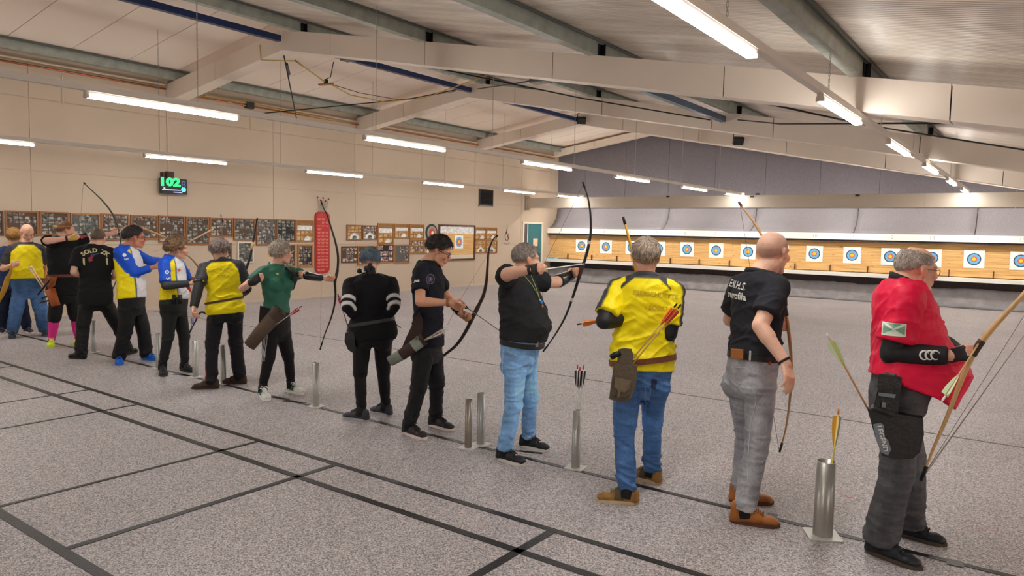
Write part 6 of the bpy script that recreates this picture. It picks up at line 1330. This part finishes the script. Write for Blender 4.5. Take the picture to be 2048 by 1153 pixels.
shirt(P, .12, (.86, .86), .016, club(), m_poly, .006, sr=1.05, seed=19, collar=dict(c=BLU, h=.955, t=.03, r=.01))
for i in (0, 1): sleeve(P, i, .75, 1.9, mat('charcoal_sleeve', (44, 46, 54), .6), grow=.010)
shoes(P, (30, 32, 32), (40, 40, 42)); hair(P, (156, 122, 88), (104, 76, 52), th=.032, noise_=.022, front=.44, side=-.3, nape=-.66, strands=1100, sl=.028)
sb = shirt_world(P); vpatch(P, 334, 542, .022, m_white_p, 'sleeve_logo', sb); vpatch(P, 334, 542, .012, mat('logo_blue', (80, 130, 214), .6), 'sleeve_logo', sb, .006); vtext(P, 'bsv', .035, 337, 554, m_white_p, 'sleeve_print', .3, .001, sb)
vpatch(P, 358, 540, .018, mat('logo_red', (206, 90, 86), .6), 'chest_logo', sb); vpatch(P, 378, 541, .012, mat('logo_blue'), 'chest_logo', sb)
p0 = atd(377, 580, P.d-.14); MB().poly([p0+np.cross(viewdir(370), (0, 0, 1))*u+V3(0, 0, v) for u, v in ((-.03, .03), (.01, .05), (.045, -.05), (.02, -.03))], viewdir(370), .01).build('red_tassel', mat('tassel_red', (210, 44, 44), .6), P.t)
vd = viewdir(355); b0 = P.d-.17; t = thing('binoculars', atd(355, 597, b0), 'small black binoculars hanging at the waist of the curly haired woman', 'binoculars')
for dx in (-7, 5): MB().tube([atd(355+dx, 590, b0), atd(355+dx+1, 608, b0)], [.02, .028], 12).build('barrel', m_black, t, smooth=True)
MB().bar(atd(349, 597, b0), atd(360, 597, b0), .02, .02).build('bridge', m_black, t)
bow([(366, 508), (378, 514), (390, 526), (400, 541), (404, 560), (402, 590), (392, 615)], P.Wr[1]+P.fs*.12, viewdir(380), 'thin brown bow arc in front of the curly haired woman', mat('bow_olive', (128, 100, 56), .4), (.006, .014, .006), string=[(368, 512), (392, 612)])
arrow(atd(364, 492, P.d+.03), atd(427, 458, P.d+.2), 'pale bow limb like shaft slanting up behind the curly haired woman', mat('shaft_pale', (190, 160, 130), .5), mat('shaft_pale'), mat('shaft_pale'), None, fs=.2, r=.009)
# ---------- man in blue white yellow jersey
sp = dict(H=1.72, feet=[((237, 724), (240, 735)), ((284, 719), (316, 722))], pel=(264, 607), nb=(252, 490), hd=(270, 476), rel=116, rels=118, relh=80, hs=1.16, hp=-2, w=1.06, dp=1.08, vox=.012, skin=(196, 132, 104), brow=(40, 32, 28), belly=.04, sw=1.0,
          armR=dict(e=(268, 546), w=(312, 534), h=(332, 524), en=True, wn=True, curl=.8, lift=.02), armL=dict(e=(300, 523), w=(325, 520), h=(342, 516), en=False, wn=False, curl=.9, lift=.02), seed=17, tw=1.05)
P = person('dark haired man with glasses in long sleeved blue, white and yellow jersey', sp)
trousers(P, (24, 24, 26), m_poly, top=.15, rk=.078, rh=.076, amp=.007, bottom=.05)
shirt(P, .08, (1, 1), .018, club(), m_poly, .007, long=(.75, .75), seed=21, collar=dict(c=(26, 70, 190), h=.96, t=.03, r=.01))
shoes(P, (30, 100, 200), (40, 110, 200), lace=(20, 60, 150)); hair(P, (50, 40, 38), (28, 22, 22), th=.016, noise_=.006, front=.46, side=-.1, nape=-.58, strands=500, sl=.03); glasses(P, mat('red_glasses', (120, 40, 44), .4), 1.8)
sb = shirt_world(P); vpatch(P, 249, 509, .022, m_white_p, 'sleeve_logo', sb); vtext(P, 'bsv', .035, 253, 517, m_white_p, 'sleeve_print', .3, .001, sb)
bow([(236, 470), (243, 460), (255, 453), (280, 456), (305, 464), (335, 477), (356, 484), (376, 484)], P.Wr[1]+P.hd[1]*.1+V3(0, 0, .1), viewdir(310), 'light wooden bow held almost level by the man in the long sleeved jersey', m_wood, (.008, .017, .008), string=[(304, 480), (304, 505)])
# ---------- black shirted man with printed back
sp = dict(H=1.72, feet=[((172, 719), (147, 717)), ((250, 711), (264, 707))], pel=(191, 598), nb=(190, 487), hd=(197, 478), rel=-8, rels=0, relh=20, hs=1.03, hp=-2, w=1.06, dp=1.1, vox=.012, skin=(230, 182, 156), nk=1.1, sw=1.06,
          armL=dict(e=(147, 545), w=(170, 556), en=True, wn=False, curl=.9), armR=dict(e=(232, 552), w=(215, 560), en=False, wn=False, curl=.9), seed=19, tw=1.02)
P = person('short haired man in black with curved lettering on the back of his shirt', sp)
trousers(P, (24, 24, 25), m_poly, rk=.076, rh=.072, amp=.008, bottom=.05)
shirt(P, -.14, (.74, .74), .02, (26, 26, 28), m_cot, .006, sr=1.15, seed=23)
shoes(P, (28, 28, 30), (24, 24, 26)); hair(P, (128, 104, 84), (88, 68, 54), th=.006, noise_=.002, front=.5, side=-.25, nape=-.6, strands=300, sl=.012)
sb = shirt_world(P); mg = mat('print_cream', (206, 196, 150), .6); printed(P, 'SOLD  ZK', .075, .0, .86, mg, 'back_print', True, 0, sb, .003, curve=.22)
for x_, h_ in ((-.13, .66), (.13, .67)): patch(P, [(u, v) for u, v in ((-.01, .05), (.01, .045), (.014, -.04), (.0, -.05), (-.01, -.01))], P.Pc+P.U*P.T*h_+P.axes(.7)[1]*x_, -P.axes(.7)[0], P.axes(.7)[1], P.U, mg, 'back_emblem', sb, .004, 1)
patch(P, ((-.05, .02), (.03, .05), (.0, .01), (.02, -.01), (-.03, -.035)), P.Pc+P.U*P.T*.7+P.axes(.7)[1]*-.04, -P.axes(.7)[0], P.axes(.7)[1], P.U, mat('print_red', (150, 44, 60), .6), 'back_emblem', sb, .004, 1)
patch(P, ((-.05, .0), (.06, .035), (.065, .05), (-.02, .03)), P.Pc+P.U*P.T*.75+P.axes(.7)[1]*-.02, -P.axes(.7)[0], P.axes(.7)[1], P.U, mat('print_blue', (58, 66, 110), .6), 'back_emblem', sb, .004, 1)
# ---------- bearded man with pink socks, at full draw
sp = dict(H=1.78, feet=[((105, 690), (98, 699)), ((157, 686), (152, 693))], pel=(128, 584), nb=(124, 474), hd=(133, 462), rel=150, rels=140, relh=78, hs=1.06, hp=-2, w=1.08, dp=1.12, belly=.04, vox=.012, skin=(232, 182, 158), beard=(150, 72, 40), brow=(140, 90, 60), nk=1.15, sw=1.0, aw=1.12, nosock=1,
          armR=dict(e=(93, 482), w=(140, 477), h=(156, 474), en=True, wn=True, curl=.9, lift=.05), armL=dict(e=(190, 472), w=(222, 468), h=(240, 463), en=False, wn=False, curl=1., lift=.05), seed=21, tw=1.02)
P = person('bearded man in black with headband and bright pink socks drawing a green bow', sp)
m_pink = mat('pink_sock', (226, 46, 146), .8, var=(30, .06), bump=(200, .1))
V = Vol()
for i in (0, 1): V.cap(P.K[i]+(P.K[i]-P.A[i])*.05, P.K[i]+(P.A[i]-P.K[i])*.35, .062, .066); V.cap(P.K[i]+(P.A[i]-P.K[i])*.35, P.A[i], .066, .045)
link('socks', V.grow('socks', .011, 2), m_pink, P.t)
trousers(P, (24, 24, 26), m_poly, rk=.078, rh=.074, amp=.006, stop=.1)
shirt(P, -.08, (.7, .7), .02, (28, 28, 30), m_cot, .007, sr=1.12, seed=25); shoes(P, (198, 226, 40), (214, 236, 60), lace=(230, 240, 120))
hair(P, (170, 110, 66), (120, 72, 44), th=.007, noise_=.002, front=.5, side=-.2, nape=-.6, strands=300, sl=.015); V = Vol(); V.ell(P.hl(0, -.12, .045), .026); V.ell(P.hl(0, -.145, .05), .02); link('hair_knot', V.grow('hair_knot', .009, 2), mat('knot_blond', (222, 190, 120), .6), P.t)
V = Vol(); [V.ell(P.hl(x, y, z), r) for x, y, z, r in ((0, .078, -.095, .03), (.03, .065, -.085, .028), (-.03, .065, -.085, .028), (.05, .03, -.07, .022), (-.05, .03, -.07, .022), (0, .07, -.12, .028))]; me = V.grow('beard', .009, 1); co = get_co(me); set_co(me, co+get_no(me)*(.005*pn(co*70))[:, None]); paint(me, np.tile(np.array((158, 76, 42.)), (len(co), 1))); link('beard', me, m_hair, P.t)
q = MB(); hb2 = [P.hl(.081*math.sin(a), -.014+.103*math.cos(a), .055+.012*math.cos(a)) for a in np.linspace(0, 2*math.pi, 30)]; q.tube(hb2, .009, 6, .45, cap=False); q.build('headband', mat('headband_tan', (196, 160, 104), .6), P.t)
glove(P, 0, mat('yellow_glove', (214, 186, 60), .7), full=True); sleeve(P, 0, 1.8, 1.9, m_black, 'wrist_strap', .006); sleeve(P, 1, .62, 1.3, mat('white_sleeve', (222, 218, 212), .7), 'arm_sleeve', .008)
sb = shirt_world(P); band(P, [sb, bvh(P.body.data)], P.Pc+P.U*P.T*.28, P.U, .04, .006, mat('reddish_belt', (112, 52, 34), .5), 'belt')
hp, pl = P.Wr[0]+P.hd[0]*.09, P.Wr[1]+P.hd[1]*.09
bow([(167, 365), (176, 374), (190, 387), (205, 402), (219, 419), (229, 436), (236, 455), (241, 480), (243, 510), (238, 545), (225, 580), (210, 610)], pl, viewdir(215), 'olive green longbow at full draw with its tip high against the cream wall', mat('green_bow', (66, 78, 60), .4), (.008, .018, .008), string=[(158, 474)], srad=.002)
arrow(atd(158, 475, depth(hp)), atd(246, 456, depth(pl)), 'red fletched wooden arrow on the drawn green bow', mat('arrow_brown'), mat('fletch_crimson'), m_white_p, None, fs=1.6, r=.006)
dq = P.d-.26; a3 = lambda x, y, dd=0: atd(x, y, dq+dd); vd = viewdir(105); t = thing('quiver', a3(105, 590), 'orange brown leather hip quiver of the man with pink socks', 'quiver'); ob = mat('orange_leather', (176, 92, 38), .5, var=(6, .15))
openq([a3(112, 612), a3(106, 596), a3(100, 580)], [.055, .062, .066], ob, 'quiver_body', t, .006, 16); MB().poly([a3(x, y, .02) for x, y in ((94, 553), (114, 555), (110, 572), (98, 580), (91, 568))], vd, .02).build('belt_hanger', ob, t)
MB().tube([a3(88, 562, -.03), a3(92, 556, -.03), a3(98, 556, -.03), a3(101, 564, -.03), a3(97, 572, -.03), a3(90, 570, -.03), a3(88, 562, -.03)], .012, 6, cap=False).build('ring_strap', mat('strap_tan', (150, 96, 56), .6), t, smooth=True)
for a_, b_ in (((76, 590), (100, 560)), ((84, 597), (104, 590)), ((80, 606), (104, 600))): MB().tube([a3(*a_, -.02), a3(*b_, -.04)], .012, 6).build('dark_strap', m_black, t, smooth=True)
# ---------- bald man in yellow jersey facing the camera
sp = dict(H=1.75, feet=[((25, 673), (24, 682)), ((89, 669), (92, 675))], pel=(56, 577), nb=(52, 484), hd=(54, 466), rel=176, rels=180, relh=164, hs=1.08, hp=-32, w=1.1, dp=1.12, belly=.09, vox=.012, skin=(236, 182, 156), nk=1.15, sw=1.02, aw=1.08,
          armL=dict(e=(96, 543), w=(95, 566), h=(97, 577), en=True, wn=True, curl=.4), armR=dict(e=(6, 538), w=(24, 531), h=(32, 528), en=True, wn=True, curl=.8), seed=23, tw=1.1)
P = person('bald man in yellow and grey jersey and jeans facing the camera, looking down', sp)
trousers(P, (66, 96, 136), m_denim, top=.26, rk=.082, rh=.078, amp=.007, style='jeans', bottom=.06)
shirt(P, .2, (.8, .8), .02, jersey(sl=1.5, x0=.09, h0=.93, all_sleeve=True, dark=(60, 60, 66)), m_poly, .008, sr=1.15, seed=27, collar=dict(c=(60, 60, 64), h=.965, t=.02, r=.008)); shoes(P, (50, 56, 66), (70, 74, 80))
q = P.d-.3; t = thing('bow_riser', atd(15, 565, q), 'yellowish brown bow riser held low by the bald man, cut by the left edge', 'bow'); m_y = mat('mustard_wood', (190, 146, 40), .45, var=(6, .2))
MB().tube([atd(25, 525, q), atd(21, 545, q), atd(15, 557, q), atd(12, 570, q), atd(4, 590, q), atd(-6, 610, q)], [.014, .02, .034, .04, .034, .02], 12, .5).build('riser', m_y, t, smooth=True); MB().tube([atd(27, 522, q), atd(25, 530, q)], .022, 10).build('riser_cap', mat('pale_cap', (216, 204, 170), .5), t, smooth=True)
ab = mat('arrow_pale_wood', (222, 178, 136), .5)
for i, (x, y, x2, y2, nm) in enumerate(((58, 535, 98, 595, 'left'), (63, 534, 101, 592, 'right'))): arrow(atd(x, y, q+.02*i), atd(x2, y2, q+.02*i), '%s of two pale wooden arrows with white nocks in front of the bald man' % nm, ab, m_white_p, m_white_p, None, None, fs=.45, r=.010)
# ---------- person mostly hidden behind the bald man
sp = dict(H=1.70, feet=[((6, 664), (2, 668)), ((50, 664), (62, 667))], pel=(22, 577), nb=(18, 492), hd=(28, 474), rel=190, relh=15, hs=1.05, w=1.0, vox=.014, skin=(226, 176, 150), armL=dict(e=(46, 540), w=(40, 570), curl=.4), armR=dict(e=(-12, 540), w=(-8, 570), curl=.4), seed=25, tw=1.1)
P = person('blond person in navy clothes mostly hidden behind the bald man', sp)
trousers(P, (30, 36, 56), m_cot, rk=.075, rh=.07, amp=.006, bottom=.06); shirt(P, -.05, (.8, .8), .02, (40, 54, 96), m_cot, .006, seed=29); shoes(P, (40, 42, 52), (226, 222, 214))
hair(P, (206, 160, 84), (160, 112, 54), th=.02, noise_=.008, front=.4, side=-.6, nape=-.8, strands=400, sl=.06)
# ---------- arrows standing in the floor tubes
def inb(px, py, tx, ty, lab, sh_, fl, nk=None, grp=None, r=.0045, fs=1.2, ck=None):
    b = onz(px, py); d = depth(b+V3(0, 0, .3)); arrow(atd(tx, ty, d), atd(px, py-12, d), lab, sh_, fl, nk, None, grp, r=r, fs=fs, cock=ck)
inb(1650, 1072, 1677, 822, 'yellow arrow with orange nock standing in the thick metal tube', mat('arrow_yellow', (232, 202, 34), .4), mat('fletch_yellowwhite', (240, 232, 200), .6), mat('nock_orange', (236, 130, 70), .5), fs=2., ck=mat('fletch_gold', (214, 160, 40), .6))
mdk = mat('fletch_darkred', (52, 22, 28), .6); nrd = mat('nock_red', (206, 60, 60), .5)
for i, (x, y, nm) in enumerate(((1155, 733, 'left'), (1160, 737, 'middle'), (1167, 734, 'right'))): inb(1148+2*i, 932, x, y, '%s of three white arrows with dark fletchings standing in the metal tube' % nm, m_white_p, mdk, nrd, 'arrows in the metal tube', r=.0045, fs=1.35)
